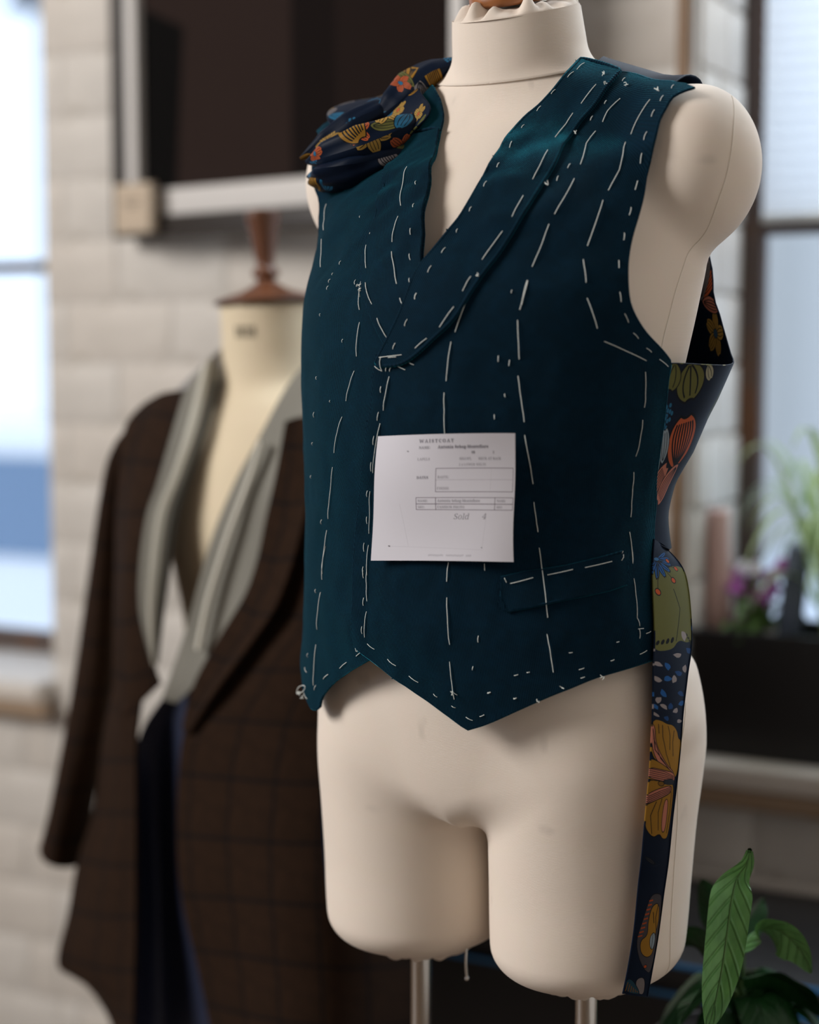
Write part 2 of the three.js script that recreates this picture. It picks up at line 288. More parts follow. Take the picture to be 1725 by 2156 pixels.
// outdoors: a snowy yard, pale houses across it and a parked white car
const snow = std({ name: 'snow', color: lin(0.80, 0.84, 0.9), roughness: 0.9 });
const yard = mesh('snowy_yard', new THREE.BoxGeometry(60, 0.2, 40).translate(0, -0.6, -24.5), snow); yard.rotation.y = -YAW; tag(yard, 'pale snow-covered yard outside the windows', 'ground'); yard.userData.kind = 'structure';
// ------------------------------------------------------------------ the cream dummy
const TURN = -33 * Math.PI / 180, STAND = [0.0955, 0, -1.53];
const onStand = (o) => { o.position.set(...STAND); o.rotation.y = TURN; return o; };
const knit = tex(256, 256, (x, y, i, j) => { const k = 0.5 + 0.28 * Math.sin(j * Math.PI / 2) * (0.7 + 0.6 * hash(i >> 2, j >> 1)) + 0.25 * (hash(i, j) - 0.5); return [k, k, k]; });
const jerseyTone = tex(256, 256, (x, y) => { const n = fbm(x * 5, y * 5, 4, 5), s = sstep(0.7, 0.78, fbm(x * 17 + 4, y * 17, 3, 17)); const k = 0.90 + (n - 0.5) * 0.05 - s * 0.05; return [k, k * 0.942, k * 0.88]; }, true, [1.6, 1.6]);
const knitR = knit.clone(); knitR.repeat.set(16, 16); knitR.needsUpdate = true;
const jersey = phys({ name: 'cream jersey', map: jerseyTone, roughness: 0.92, bumpMap: knitR, bumpScale: 0.0001, sheen: 0.25, sheenRoughness: 0.6, sheenColor: lin(1, 0.96, 0.9) });
const seamThread = std({ name: 'seam thread', color: lin(0.80, 0.73, 0.63), roughness: 0.9 });
const chrome = std({ name: 'chromed tube', color: lin(0.75, 0.74, 0.72), metalness: 1, roughness: 0.14 });
const woodTone = tex(128, 256, (x, y) => { const g = fbm(x * 18, y * 3, 4, 3), k = 0.55 + (g - 0.5) * 0.35; return [k, k * 0.62, k * 0.33]; }, true);
const woodMat = phys({ name: 'varnished wood', map: woodTone, roughness: 0.42, clearcoat: 0.3, clearcoatRoughness: 0.3 });
const dummy = onStand(thing('tailors_dummy', 'cream jersey dummy with short thighs on chrome poles, wearing the teal waistcoat', 'mannequin'));
const bodyMesh = mesh('body', skin(dummySdf, [-0.25, 0.75, -0.19], [0.245, 1.60, 0.18], 0.005), jersey, dummy);
// neck sleeve: its lower edge is the slanted collar seam
const seamY = (z) => 1.5625 - 0.30 * (z - 0.0);
{
  const pos = [], uv = [], idx = [], NA = 96, NV = 26;
  const ring = (phi, t, off) => {
    let y = 1.56; for (let i = 0; i < 6; i++) { const p = castNeck(phi, y, off); y = mix(seamY(p[2]), 1.612 - 0.286 * (p[2] - 0.015), t); }
    return castNeck(phi, y, off);
  };
  function castNeck(phi, y, off) { const c = [0, y, 0], s = Math.sin(phi), k = Math.cos(phi); let lo = 0.01, hi = 0.12; let t = 0.03; for (; t < hi; t += 0.004) if (dummySdf(c[0] + s * t, y, c[2] + k * t) > off) break; lo = t - 0.004; hi = t; for (let i = 0; i < 14; i++) { const m = (lo + hi) / 2; if (dummySdf(c[0] + s * m, y, c[2] + k * m) > off) hi = m; else lo = m; } return [c[0] + s * lo, y, c[2] + k * lo]; }
  for (let j = 0; j <= NV; j++) for (let i = 0; i <= NA; i++) {
    const phi = i / NA * Math.PI * 2, t = Math.max(0, j - 2) / (NV - 2), off = j === 0 ? -0.002 : j === 1 ? 0.0006 : 0.0017;
    const p = ring(phi, t, off); if (j === 1) p[1] -= 0.0006; pos.push(...p); uv.push(phi * 0.06, p[1]);
  }
  for (let j = 0; j < NV; j++) for (let i = 0; i < NA; i++) { const a = j * (NA + 1) + i, b = a + 1, c = a + NA + 1, d = c + 1; idx.push(a, b, d, a, d, c); }
  const g = new THREE.BufferGeometry(); g.setAttribute('position', new THREE.Float32BufferAttribute(pos, 3)); g.setAttribute('uv', new THREE.Float32BufferAttribute(uv, 2)); g.setIndex(idx); g.computeVertexNormals();
  mesh('neck', g, jersey, dummy);
  // gathered cloth turned in at the top of the neck
  const gp = [], gu = [], gi = [], M = 120;
  for (let j = 0; j <= 10; j++) for (let i = 0; i <= M; i++) {
    const phi = i / M * Math.PI * 2, t = j / 10, r = 0.0545 * Math.cos(t * 1.15) ** 0.8, ruff = Math.sin(phi * 9 + 1.3 * Math.sin(phi * 3)) * 0.5 + Math.sin(phi * 17 + 2) * 0.3;
    const z = 0.004 + Math.cos(phi) * r, y = 1.611 - 0.286 * (z - 0.015) + Math.sin(t * Math.PI * 0.5) * 0.006 + ruff * 0.005 * Math.sin(t * Math.PI) + Math.max(0, ruff) * 0.010 * sstep(0.2, 0.55, t) * (1 - sstep(0.6, 1, t));
    gp.push(0.0 + Math.sin(phi) * r * 1.0, y, z); gu.push(phi * 0.06, t * 0.05);
  }
  for (let j = 0; j < 10; j++) for (let i = 0; i < M; i++) { const a = j * (M + 1) + i, b = a + 1, c = a + M + 1, d = c + 1; gi.push(a, b, d, a, d, c); }
  const gg = new THREE.BufferGeometry(); gg.setAttribute('position', new THREE.Float32BufferAttribute(gp, 3)); gg.setAttribute('uv', new THREE.Float32BufferAttribute(gu, 2)); gg.setIndex(gi); gg.computeVertexNormals();
  mesh('gathered_top', gg, jersey, dummy);
  const cap = mesh('neck_cap', lathe([[0.0001, 0], [0.034, 0], [0.037, 0.003], [0.037, 0.010], [0.033, 0.014], [0.016, 0.02], [0.012, 0.03], [0.016, 0.045], [0.014, 0.06], [0.0001, 0.066]], 48), woodMat, dummy);
  cap.position.set(-0.003, 1.622, 0.006); cap.rotation.x = 0.28;
}
for (const [s, leg] of [[1, 'L'], [-1, 'R']]) {                      // gathered hem under each thigh, pole, foot
  const x = s * 0.0885 - 0.0145;
  const gp = [], gi = [], M = 96, gu = [];
  for (let j = 0; j <= 8; j++) for (let i = 0; i <= M; i++) { const phi = i / M * Math.PI * 2, t = j / 8, r = mix(0.062, 0.02, t), ru = Math.sin(phi * 11 + s) * 0.6 + Math.sin(phi * 23) * 0.4; gp.push(x + Math.sin(phi) * r, 0.7672 - 0.017 * Math.sin(t * Math.PI * 0.62) + ru * 0.0025 * Math.sin(t * Math.PI), -0.004 + Math.cos(phi) * r * 1.05); gu.push(phi * 0.05, t * 0.05); }
  for (let j = 0; j < 8; j++) for (let i = 0; i < M; i++) { const a = j * (M + 1) + i, b = a + 1, c = a + M + 1, d = c + 1; gi.push(a, d, b, a, c, d); }
  const gg = new THREE.BufferGeometry(); gg.setAttribute('position', new THREE.Float32BufferAttribute(gp, 3)); gg.setAttribute('uv', new THREE.Float32BufferAttribute(gu, 2)); gg.setIndex(gi); gg.computeVertexNormals();
  mesh('gathered_hem', gg, jersey, dummy);
  mesh('pole', lathe([[0.0001, 0.02], [0.0105, 0.02], [0.0105, 0.765], [0.0001, 0.765]], 32).translate(x, 0, -0.004), chrome, dummy);
}
mesh('stand_base', lathe([[0.0001, 0], [0.128, 0], [0.132, 0.004], [0.132, 0.012], [0.125, 0.02], [0.0001, 0.024]], 64).translate(-0.011, 0, -0.004), chrome, dummy);
for (const L of [[[0.1950, 1.5290, -0.012], [0.2027, 1.5194, 0.0006], [0.2079, 1.5024, 0.0135], [0.2096, 1.4834, 0.0206], [0.2068, 1.4606, 0.0238], [0.1985, 1.4384, 0.0227], [0.1829, 1.4135, 0.0141], [0.1723, 1.3952, 0.023], [0.1682, 1.3698, 0.0327], [0.1634, 1.3465, 0.0361], [0.1579, 1.3233, 0.0363], [0.1531, 1.2958, 0.0335]], [[0.1663, 1.0198, 0.0003], [0.1704, 0.9896, 0.0124], [0.1693, 0.9565, 0.0127], [0.1651, 0.9127, 0.0054], [0.163, 0.8665, 0.006], [0.1605, 0.8199, 0.0069], [0.1548, 0.7768, 0.0017]]])
  mesh('side_seam', tube(catmull(L, 6).map((p) => { const d = dummySdf(...p), g = gradient(dummySdf, p); return V(p[0] - g[0] * (d - 0.0001), p[1] - g[1] * (d - 0.0001), p[2] - g[2] * (d - 0.0001)); }), 0.00045, 5, 160), seamThread, dummy);
mesh('hook', join([tube([V(-0.038, 0.770, 0.02), V(-0.038, 0.756, 0.021), V(-0.0375, 0.742, 0.02)], 0.0014, 6, 8), new THREE.SphereGeometry(0.0024, 10, 8).translate(-0.0375, 0.741, 0.02)]), chrome, dummy);
// ------------------------------------------------------------------ cloth panels: an outline in cloth coordinates [angle, height], meshed on a form with thickness and a rolled edge
function panelMaker(sdf, ax, az) {
  const point = (phi, v, off) => { const p = castForm(sdf, ax, az, phi, v), g = gradient(sdf, p, 0.004); return [p[0] + g[0] * off, p[1] + g[1] * off, p[2] + g[2] * off]; };
  const build = (outline, o) => {
    const { off = () => 0.0, thick = 0.002, cu = 0.028, cv = 0.0045, uv = (a, b) => [a * 0.16, b], rim = thick * 0.62, pf = point } = o;
    const key = new Map(), pos = [], uvs = [], idx = [];
    const vert = (a, b) => { const k = a.toFixed(5) + ',' + b.toFixed(5); let i = key.get(k); if (i === undefined) { i = pos.length / 3; key.set(k, i); pos.push(...pf(a, b, off(a, b))); uvs.push(...uv(a, b)); } return i; };
    let a0 = 1e9, a1 = -1e9, b0 = 1e9, b1 = -1e9; for (const [a, b] of outline) { a0 = Math.min(a0, a); a1 = Math.max(a1, a); b0 = Math.min(b0, b); b1 = Math.max(b1, b); }
    const clip = (P, ax_, val, keep) => { const R = []; for (let i = 0; i < P.length; i++) { const p = P[i], q = P[(i + 1) % P.length], ip = keep * (p[ax_] - val) >= 0, iq = keep * (q[ax_] - val) >= 0; if (ip) R.push(p); if (ip !== iq) { const t = (val - p[ax_]) / (q[ax_] - p[ax_]); const r = [mix(p[0], q[0], t), mix(p[1], q[1], t)]; r[ax_] = val; R.push(r); } } return R; };
    const NU = Math.ceil((a1 - a0) / cu), NV = Math.ceil((b1 - b0) / cv);
    for (let j = 0; j < NV; j++) {
      const lo = b0 + j * cv, hi = lo + cv; const strip = clip(clip(outline, 1, lo, 1), 1, hi, -1); if (strip.length < 3) continue;
      for (let i = 0; i < NU; i++) {
        const le = a0 + i * cu; let P = clip(clip(strip, 0, le, 1), 0, le + cu, -1);
        P = P.filter((p, k) => { const q = P[(k + 1) % P.length]; return Math.hypot(p[0] - q[0], p[1] - q[1]) > 1e-6; }); if (P.length < 3) continue;
        for (const f of THREE.ShapeUtils.triangulateShape(P.map((p) => new THREE.Vector2(p[0] * 0.16, p[1])), [])) idx.push(...f.map((k) => vert(...P[k])));
      }
    }
    const outer = new THREE.BufferGeometry(); outer.setAttribute('position', new THREE.Float32BufferAttribute(pos, 3)); outer.setAttribute('uv', new THREE.Float32BufferAttribute(uvs, 2)); outer.setIndex(idx); outer.computeVertexNormals();
    const n = outer.attributes.normal, p0 = outer.attributes.position; let flip = 0;
    for (let i = 0; i < p0.count; i += 7) { const g = gradient(sdf, [p0.getX(i), p0.getY(i), p0.getZ(i)], 0.004); flip += g[0] * n.getX(i) + g[1] * n.getY(i) + g[2] * n.getZ(i) > 0 ? 1 : -1; }
    if (flip < 0) { for (let i = 0; i < idx.length; i += 3) { const q = idx[i]; idx[i] = idx[i + 1]; idx[i + 1] = q; } outer.setIndex(idx); outer.computeVertexNormals(); }
    const inner = outer.clone(), ip = inner.attributes.position; const nn = outer.attributes.normal;
    for (let i = 0; i < ip.count; i++) ip.setXYZ(i, ip.getX(i) - nn.getX(i) * thick, ip.getY(i) - nn.getY(i) * thick, ip.getZ(i) - nn.getZ(i) * thick);
    inner.setIndex(idx.map((_, i) => idx[i - (i % 3) + [0, 2, 1][i % 3]])); inner.computeVertexNormals();
    const parts = [outer, inner];
    if (rim) { const L = outline.map(([a, b]) => V(...pf(a, b, off(a, b) - thick / 2))); const c = new THREE.CatmullRomCurve3(L, true, 'centripetal'); const r = new THREE.TubeGeometry(c, L.length, rim, 5, true), ruv = r.attributes.uv; for (let i = 0; i < ruv.count; i++) { const q = outline[Math.min(outline.length - 1, Math.floor(i / 6))]; ruv.setXY(i, ...uv(...q)); } parts.push(r); }
    return join(parts.map((g) => g.toNonIndexed()));
  };
  return { point, build };
}
const vest = panelMaker(vestSdf, -0.015, 0);
const rev = (a) => a.slice().reverse();
// cloth: fine corded teal cotton with a faint bloom
const cord = tex(256, 256, (x, y, i, j) => { const k = 0.5 + 0.32 * Math.sin((i + 0.15 * j) * Math.PI * 2 / 8) + 0.22 * (hash(i >> 1, j) - 0.5) + 0.12 * Math.sin(j * Math.PI * 2 / 4 + i); return [k, k, k]; });
const cordAt = (s) => { const t = cord.clone(); t.repeat.set(s, s); t.needsUpdate = true; return t; };
const tealTone = tex(256, 256, (x, y, i, j) => { const n = fbm(x * 7, y * 7, 4, 7), k = 0.92 + (n - 0.5) * 0.22 + 0.06 * Math.sin((i + 0.15 * j) * Math.PI * 2 / 8); return [0.008 * k, 0.130 * k, 0.200 * k]; }, true, [22, 22]);
const teal = phys({ name: 'teal corded cotton', map: tealTone, roughness: 0.86, bumpMap: cordAt(22), bumpScale: 0.0005, sheen: 1, sheenRoughness: 0.6, sheenColor: lin(0.05, 0.70, 0.95), specularIntensity: 0.2 });
const thread = std({ name: 'white basting cotton', color: lin(0.80, 0.84, 0.80), roughness: 0.8 });
const navy = '#0a1628';
// motifs of the printed satin
const P = {
  blob(c, x, y, rx, ry, a, fill, line) { c.save(); c.translate(x, y); c.rotate(a); c.beginPath(); c.ellipse(0, 0, rx, ry, 0, 0, 7); c.fillStyle = fill; c.fill(); if (line) { c.strokeStyle = line; c.lineWidth = Math.max(1.2, rx * 0.07); c.stroke(); } c.restore(); },
  petal(c, x, y, l, w, a, fill, line, veins = 4) { c.save(); c.translate(x, y); c.rotate(a); c.beginPath(); c.moveTo(0, 0); c.bezierCurveTo(w, l * 0.2, w, l * 0.8, w * 0.25, l); c.quadraticCurveTo(0, l * 0.9, -w * 0.25, l); c.bezierCurveTo(-w, l * 0.8, -w, l * 0.2, 0, 0); c.fillStyle = fill; c.fill(); c.strokeStyle = line; c.lineWidth = Math.max(1.2, w * 0.07); c.stroke(); for (let k = 0; k < veins; k++) { const s = (k + 0.5) / veins * 2 - 1; c.beginPath(); c.moveTo(s * w * 0.1, l * 0.1); c.quadraticCurveTo(s * w * 0.9, l * 0.5, s * w * 0.45, l * 0.86); c.stroke(); } c.restore(); },
  flower(c, x, y, r, n, fill, line, core, a0 = 0) { for (let k = 0; k < n; k++) P.petal(c, x, y, r, r * 0.42, a0 + k / n * Math.PI * 2, fill, line, 3); P.blob(c, x, y, r * 0.22, r * 0.2, 0, core, line); },
  berries(c, x, y, r, fill) { for (let k = 0; k < 14; k++) { const a = k * 2.4, q = Math.sqrt(k / 14) * r; P.blob(c, x + Math.cos(a) * q * 0.7, y + Math.sin(a) * q, r * 0.19, r * 0.19, 0, fill, navy); } },
  chips(c, x0, y0, x1, y1, n, cols) { for (let k = 0; k < n; k++) { const x = rr(x0, x1), y = rr(y0, y1), s = rr(0.6, 1.1) * (x1 - x0) * 0.06; c.save(); c.translate(x, y); c.rotate(rr(-2, 2)); c.beginPath(); c.moveTo(-s, -s * 0.8); c.quadraticCurveTo(s * 0.4, -s, s, 0); c.lineTo(0, s * 1.5); c.closePath(); c.fillStyle = cols[k % cols.length]; c.fill(); c.restore(); } },
};
const OCH = '#8a6423', OCHL = '#a3813f', COR = '#a5502f', PNK = '#a96a58', OLV = '#5a5a30', SKY = '#235f80', PALE = '#7d8a92', BLU = '#1d4f86', INK = '#0c1017', TAU = '#6d6768';
const tieTex = canvasTex(320, 2048, (c, w, h) => {                  // drawn in strap units: 70 across, 960 down from the waist
  c.fillStyle = navy; c.fillRect(0, 0, w, h); c.scale(w / 70, h / 960);
  const ln = (pts, col = INK, lw = 1.4) => { c.strokeStyle = col; c.lineWidth = lw; c.beginPath(); pts.forEach((p, i) => (i ? c.lineTo(...p) : c.moveTo(...p))); c.stroke(); };
  const area = (pts, fill, line = INK, lw = 1.4) => { c.beginPath(); const n = pts.length; c.moveTo((pts[0][0] + pts[n - 1][0]) / 2, (pts[0][1] + pts[n - 1][1]) / 2); pts.forEach((p, i) => { const q = pts[(i + 1) % n]; c.quadraticCurveTo(p[0], p[1], (p[0] + q[0]) / 2, (p[1] + q[1]) / 2); }); c.closePath(); c.fillStyle = fill; c.fill(); if (line) { c.strokeStyle = line; c.lineWidth = lw; c.stroke(); } };
  area([[-8, 60], [20, 70], [50, 60], [80, 70], [80, 160], [62, 175], [40, 168], [30, 192], [-8, 204]], OLV, null);
  ln([[36, 100], [46, 125], [40, 150], [36, 172]], '#262812'); for (let k = 0; k < 4; k++) P.blob(c, 5 + k * 8, 180 - k * 3, 2.4, 6, 0.3, INK); for (let k = 0; k < 4; k++) P.blob(c, 58 + k * 4, 160 + k * 5, 3, 2, 0.5, '#262812');
  for (let k = 0; k < 9; k++) P.petal(c, 8, 52, 34, 5, -2.2 + k * 0.44, BLU, INK, 1);
  for (const [x, y] of [[50, 68], [38, 88], [8, 104], [34, 52]]) { ln([[10, 54], [x, y]], '#2b2418', 1.2); P.blob(c, x, y, 5.2, 3.8, 0.8, '#a8481f', INK); }
  P.blob(c, 8, 50, 6, 4, 0, '#2f5f86', INK);
  const chip = (x, y, col, a) => { c.save(); c.translate(x, y); c.rotate(a); c.beginPath(); c.moveTo(-5, -7); c.quadraticCurveTo(5, -8, 6, 1); c.lineTo(2, 9); c.quadraticCurveTo(-7, 3, -5, -7); c.fillStyle = col; c.fill(); c.restore(); };
  [[52, 162], [41, 201], [61, 227], [7, 233], [39, 255], [7, 265], [10, 307], [21, 319], [48, 321], [6, 351], [61, 347]].forEach(([x, y], i) => chip(x, y, '#857c7b', i * 1.7));
  [[24, 232], [66, 188], [26, 258], [35, 314], [19, 290], [58, 280], [62, 300], [28, 352], [4, 325], [48, 240]].forEach(([x, y], i) => chip(x, y, i % 2 ? '#173a66' : BLU, i * 2.3));
  area([[2, 372], [16, 366], [30, 372], [42, 366], [56, 378], [62, 400], [70, 396], [70, 480], [50, 478], [30, 452], [6, 462], [-6, 420]], OCH); ln([[20, 380], [22, 410], [32, 440], [46, 464]]); ln([[32, 376], [38, 400], [40, 430]]); ln([[48, 382], [46, 412], [50, 440]]); ln([[12, 382], [14, 406]]);
  area([[-4, 385], [6, 392], [8, 430], [34, 460], [58, 470], [52, 478], [24, 468], [2, 446]], PNK); ln([[2, 400], [8, 440], [50, 474]], INK, 1.8); ln([[4, 420], [20, 452], [50, 472]], INK, 1.4);
  area([[-4, 455], [30, 462], [60, 474], [60, 488], [30, 494], [-6, 500], [-6, 478]], OCH); area([[-4, 474], [26, 472], [60, 470], [62, 492], [28, 494], [-4, 496]], PNK); for (let k = 0; k < 5; k++) ln([[0, 476 + k * 4], [30, 474 + k * 4], [58, 478 + k * 2]], INK, 1.2);
  area([[-6, 500], [20, 496], [58, 488], [64, 520], [62, 598], [44, 604], [34, 594], [18, 606], [-6, 584]], OCH); area([[-6, 536], [20, 512], [54, 496], [56, 512], [26, 532], [-6, 556]], PNK); for (let k = 0; k < 5; k++) ln([[-2, 538 + k * 4], [26, 516 + k * 4], [54, 500 + k * 3]], INK, 1.3);
  area([[38, 530], [50, 528], [50, 590], [36, 592]], PNK); ln([[20, 540], [10, 570], [16, 598]]); ln([[32, 530], [26, 560], [30, 590]]); ln([[56, 510], [58, 550], [54, 592]]);
  P.blob(c, 46, 492, 16, 5.5, -0.2, '#22262d', INK); P.blob(c, 26, 500, 7, 5, -0.2, '#6d4f1f', INK); for (let k = 0; k < 4; k++) ln([[34, 490 + k * 3], [60, 486 + k * 3]], '#3a4048', 0.8);
  P.petal(c, 6, 640, 26, 5, -1.1, '#2a2d34', INK, 1); ln([[24, 660], [44, 650]], '#1d2636', 1);
  area([[30, 730], [50, 722], [70, 726], [70, 890], [44, 880], [20, 850], [6, 812], [18, 770]], '#3f3c40'); area([[36, 748], [58, 738], [66, 770], [56, 800], [62, 836], [44, 848], [22, 838], [16, 812], [34, 800], [30, 776]], OCH); for (let k = 0; k < 9; k++) ln([[10 + k * 2.2, 806 - k * 8], [20 + k * 2.2, 802 - k * 8]], '#9a4320', 2.6); area([[40, 802], [54, 790], [62, 806], [58, 830], [46, 824]], PALE); ln([[50, 796], [52, 826]]); ln([[56, 742], [52, 766], [60, 790]], INK, 2); ln([[42, 758], [48, 776]], INK, 2); P.blob(c, 42, 868, 5, 4.4, 0, '#9a4320', INK);
  area([[22, 902], [40, 894], [52, 910], [54, 950], [40, 950], [28, 930]], '#6b6464'); area([[0, 905], [12, 900], [34, 930], [42, 952], [4, 948]], '#1c3a48'); for (let k = 0; k < 6; k++) ln([[6 + k * 5, 912 + k * 5], [4 + k * 6, 944]], '#6a4620', 2);
});
const sideTex = canvasTex(1024, 1024, (c, w, h) => {                 // u to the back, y down from the top
  c.fillStyle = navy; c.fillRect(0, 0, w, h); c.save(); c.translate(0, 171); c.scale(1, 0.8333);
  P.petal(c, 90, 548, 100, 72, -0.30, OLV, INK, 3); P.petal(c, 30, 552, 70, 46, 0.1, OLV, INK, 2); P.petal(c, 160, 552, 46, 20, -0.7, '#8d8a72', INK, 2); P.petal(c, 300, 600, 90, 18, 0.3, '#39401f', INK, 2);
  P.berries(c, 30, 682, 34, SKY);
  P.petal(c, 150, 815, 140, 92, 2.95, COR, INK, 8); P.petal(c, 60, 800, 92, 30, 2.85, PALE, INK, 3); P.petal(c, 30, 860, 84, 26, 3.1, PALE, INK, 3);
  P.petal(c, 0, 940, 170, 44, 3.75, PNK, INK, 6); P.petal(c, 170, 800, 130, 40, 0.7, PNK, INK, 5); P.petal(c, 40, 980, 60, 40, 2.8, '#8a8350', INK, 6);
  P.flower(c, 500, 470, 58, 5, OCHL, INK, '#31506b', 0.4); P.flower(c, 420, 640, 40, 6, OCH, INK, SKY, 0.2);
  P.petal(c, 560, 380, 120, 34, 2.2, COR, INK, 4); P.petal(c, 555, 390, 100, 26, 1.4, PNK, INK, 4); P.petal(c, 560, 390, 110, 28, 2.9, TAU, INK, 4); P.flower(c, 880, 640, 90, 7, COR, INK, OCH); P.petal(c, 700, 880, 200, 80, 2.5, OCH, INK, 6); P.chips(c, 380, 760, 700, 1000, 16, [PALE, BLU]);
  c.restore(); P.petal(c, 160, 70, 90, 26, 1.2, SKY, INK, 3); P.flower(c, 60, 60, 34, 5, PALE, INK, SKY, 0.3);
});
const printTex = canvasTex(1024, 1024, (c, w, h) => {
  c.fillStyle = navy; c.fillRect(0, 0, w, h);
  const kinds = [(x, y, a) => P.flower(c, x, y, 58, 5, COR, INK, SKY, a), (x, y, a) => P.petal(c, x, y, 170, 70, a, OCH, INK, 7), (x, y, a) => P.petal(c, x, y, 120, 44, a, SKY, INK, 3), (x, y, a) => P.flower(c, x, y, 80, 6, OCHL, INK, COR, a), (x, y, a) => P.petal(c, x, y, 130, 36, a, OLV, INK, 3), (x, y, a) => P.berries(c, x, y, 40, SKY), (x, y, a) => P.petal(c, x, y, 110, 50, a, TAU, INK, 6)];
  for (let k = 0; k < 44; k++) kinds[k % 7](rr(20, w - 20), rr(20, h - 20), rr(0, 6.28));
});
const satin = (map, rep) => { const t = rep ? map.clone() : map; if (rep) { t.repeat.set(...rep); t.needsUpdate = true; } return phys({ name: 'printed satin', map: t, roughness: 0.5, specularIntensity: 0.18 }); };
const printMat = satin(printTex), sideMat = satin(sideTex), tieMat = satin(tieTex);

const coat = onStand(thing('waistcoat', 'teal corded waistcoat with white basting stitches and floral satin back, worn by the cream dummy', 'waistcoat'));
// outlines in cloth coordinates
const leftNeck = [[1.362,1.5453],[1.042,1.5333],[0.765,1.5247],[0.591,1.5073],[0.413,1.4628],[0.285,1.4273],[0.178,1.4059],[0.077,1.3823],[0.046,1.3679],[0.012,1.3506],[-0.03,1.3368],[-0.085,1.3213],
  [-0.128,1.3084]];
const leftFront = [[-0.128,1.3084],[-0.137,1.3026],[-0.157,1.2779],[-0.19,1.2561],[-0.234,1.2295],[-0.281,1.205],[-0.323,1.1798],[-0.349,1.1551],[-0.357,1.1359],[-0.364,1.1046],[-0.388,1.0756],[-0.383,1.0698]];
const leftHem = [[-0.351,1.0659],[-0.212,1.0526],[-0.04,1.0392],[0.144,1.0241],[0.318,1.0086],[0.336,1.0068],[0.359,1.0079],[0.477,1.0151],[0.729,1.0358],[0.842,1.0444],[0.991,1.0543],[1.152,1.0606],
  [1.294,1.0654]];
const leftSide = [[1.332,1.0975],[1.382,1.1363],[1.405,1.1625],[1.409,1.1922],[1.366,1.2188],[1.349,1.2422],[1.349,1.2651],[1.331,1.2938],[1.334,1.3105]];
const leftArm = [[1.255,1.3228],[1.168,1.335],[1.103,1.3493],[1.074,1.3631],[1.074,1.3835],[1.108,1.4055],[1.185,1.4291],[1.243,1.4488],[1.285,1.4672],[1.324,1.4747],[1.37,1.4795],[1.433,1.4793]];
const leftShoulder = [[1.44,1.4896],[1.449,1.5113],[1.402,1.5244],[1.381,1.5365]];
const lapelRoll = [[1.416,1.5167],[1.298,1.5105],[1.208,1.5041],[1.084,1.4956],[0.935,1.4794],[0.828,1.4601],[0.71,1.4388],[0.587,1.4118],[0.469,1.3865],[0.381,1.3659],[0.3,1.3452],[0.203,1.3304],
  [0.104,1.3167],[0.022,1.3097],[-0.046,1.3081],[-0.128,1.3073]];
const rightHem = [[-0.302,1.0576],[-0.445,1.0467],[-0.575,1.036],[-0.666,1.0273],[-0.743,1.0174],[-0.788,1.0092],[-0.803,1.0023],[-0.849,0.9982],[-0.902,0.9985],[-0.972,1.0057],[-1.031,1.0132]];
const rightRoll = [[-0.905,1.5088],[-0.685,1.4879],[-0.532,1.4644],[-0.418,1.4332],[-0.417,1.413],[-0.397,1.396],[-0.324,1.3776],[-0.256,1.3642],[-0.166,1.3436],[-0.074,1.3225],[-0.026,1.3116]];
const ripple = (a, b) => 0.0026 * (fbm(a * 5 + 9, b * 9, 2) - 0.4) + 0.0085 * sstep(1.33, 1.42, b) * (1 - 0.5 * sstep(1.49, 1.52, b)) * (fbm(a * 3.2 + b * 20, b * 46 - a * 5, 2) - 0.375) + 0.0034 * (1 - sstep(1.30, 1.36, b)) * (fbm(a * 9 + 3, b * 26, 2) - 0.375);
const frontBase = (a, b) => ripple(a, b);
const leftOut = [...catmull(leftNeck, 5), ...catmull(leftFront.slice(1), 4), ...catmull(leftHem.slice(0, 5), 4), ...catmull(leftHem.slice(5), 4), ...catmull(leftSide, 4).slice(1), ...catmull(leftArm, 5), ...catmull(leftShoulder, 5)];
const lf = mesh('left_front', vest.build(leftOut, { off: (a, b) => 0.0042 + frontBase(a, b) + 0.002 * sstep(0.10, 0.0, a - mix(-0.36, -0.128, sstep(1.15, 1.30, b))), thick: 0.0022 }), teal, coat);
const flipA = (L) => L.map(([a, b]) => [-a, b]);
const rightNeck = [[0.076, 1.383], [0.036, 1.4035], [0.005, 1.4233], [-0.029, 1.4457], [-0.082, 1.4722], [-0.199, 1.5044], [-0.30, 1.521], [-0.40, 1.5375], [-0.50, 1.550], [-0.72, 1.558], [-1.0, 1.560], [-1.327, 1.557]];
const rightInner = [[-0.16, 1.055], [-0.12, 1.10], [-0.10, 1.16], [0.02, 1.24], [0.10, 1.31], [0.10, 1.36]];
const rightOut = [...catmull(rightInner, 4), ...catmull(rightNeck, 5), ...catmull(flipA(leftShoulder).reverse(), 5), ...catmull(rev(flipA(leftArm)), 5), ...catmull(flipA(leftSide).reverse(), 4), [-1.22, 1.05], ...catmull(rev(rightHem.slice(7)), 4), ...catmull(rev(rightHem.slice(0, 8)), 4).slice(1), [-0.22, 1.0605]];
mesh('right_front', vest.build(rightOut, { off: (a, b) => 0.0015 + frontBase(a - 3, b) - 0.0012 * sstep(-0.15, 0.1, a), thick: 0.0022 }), teal, coat);
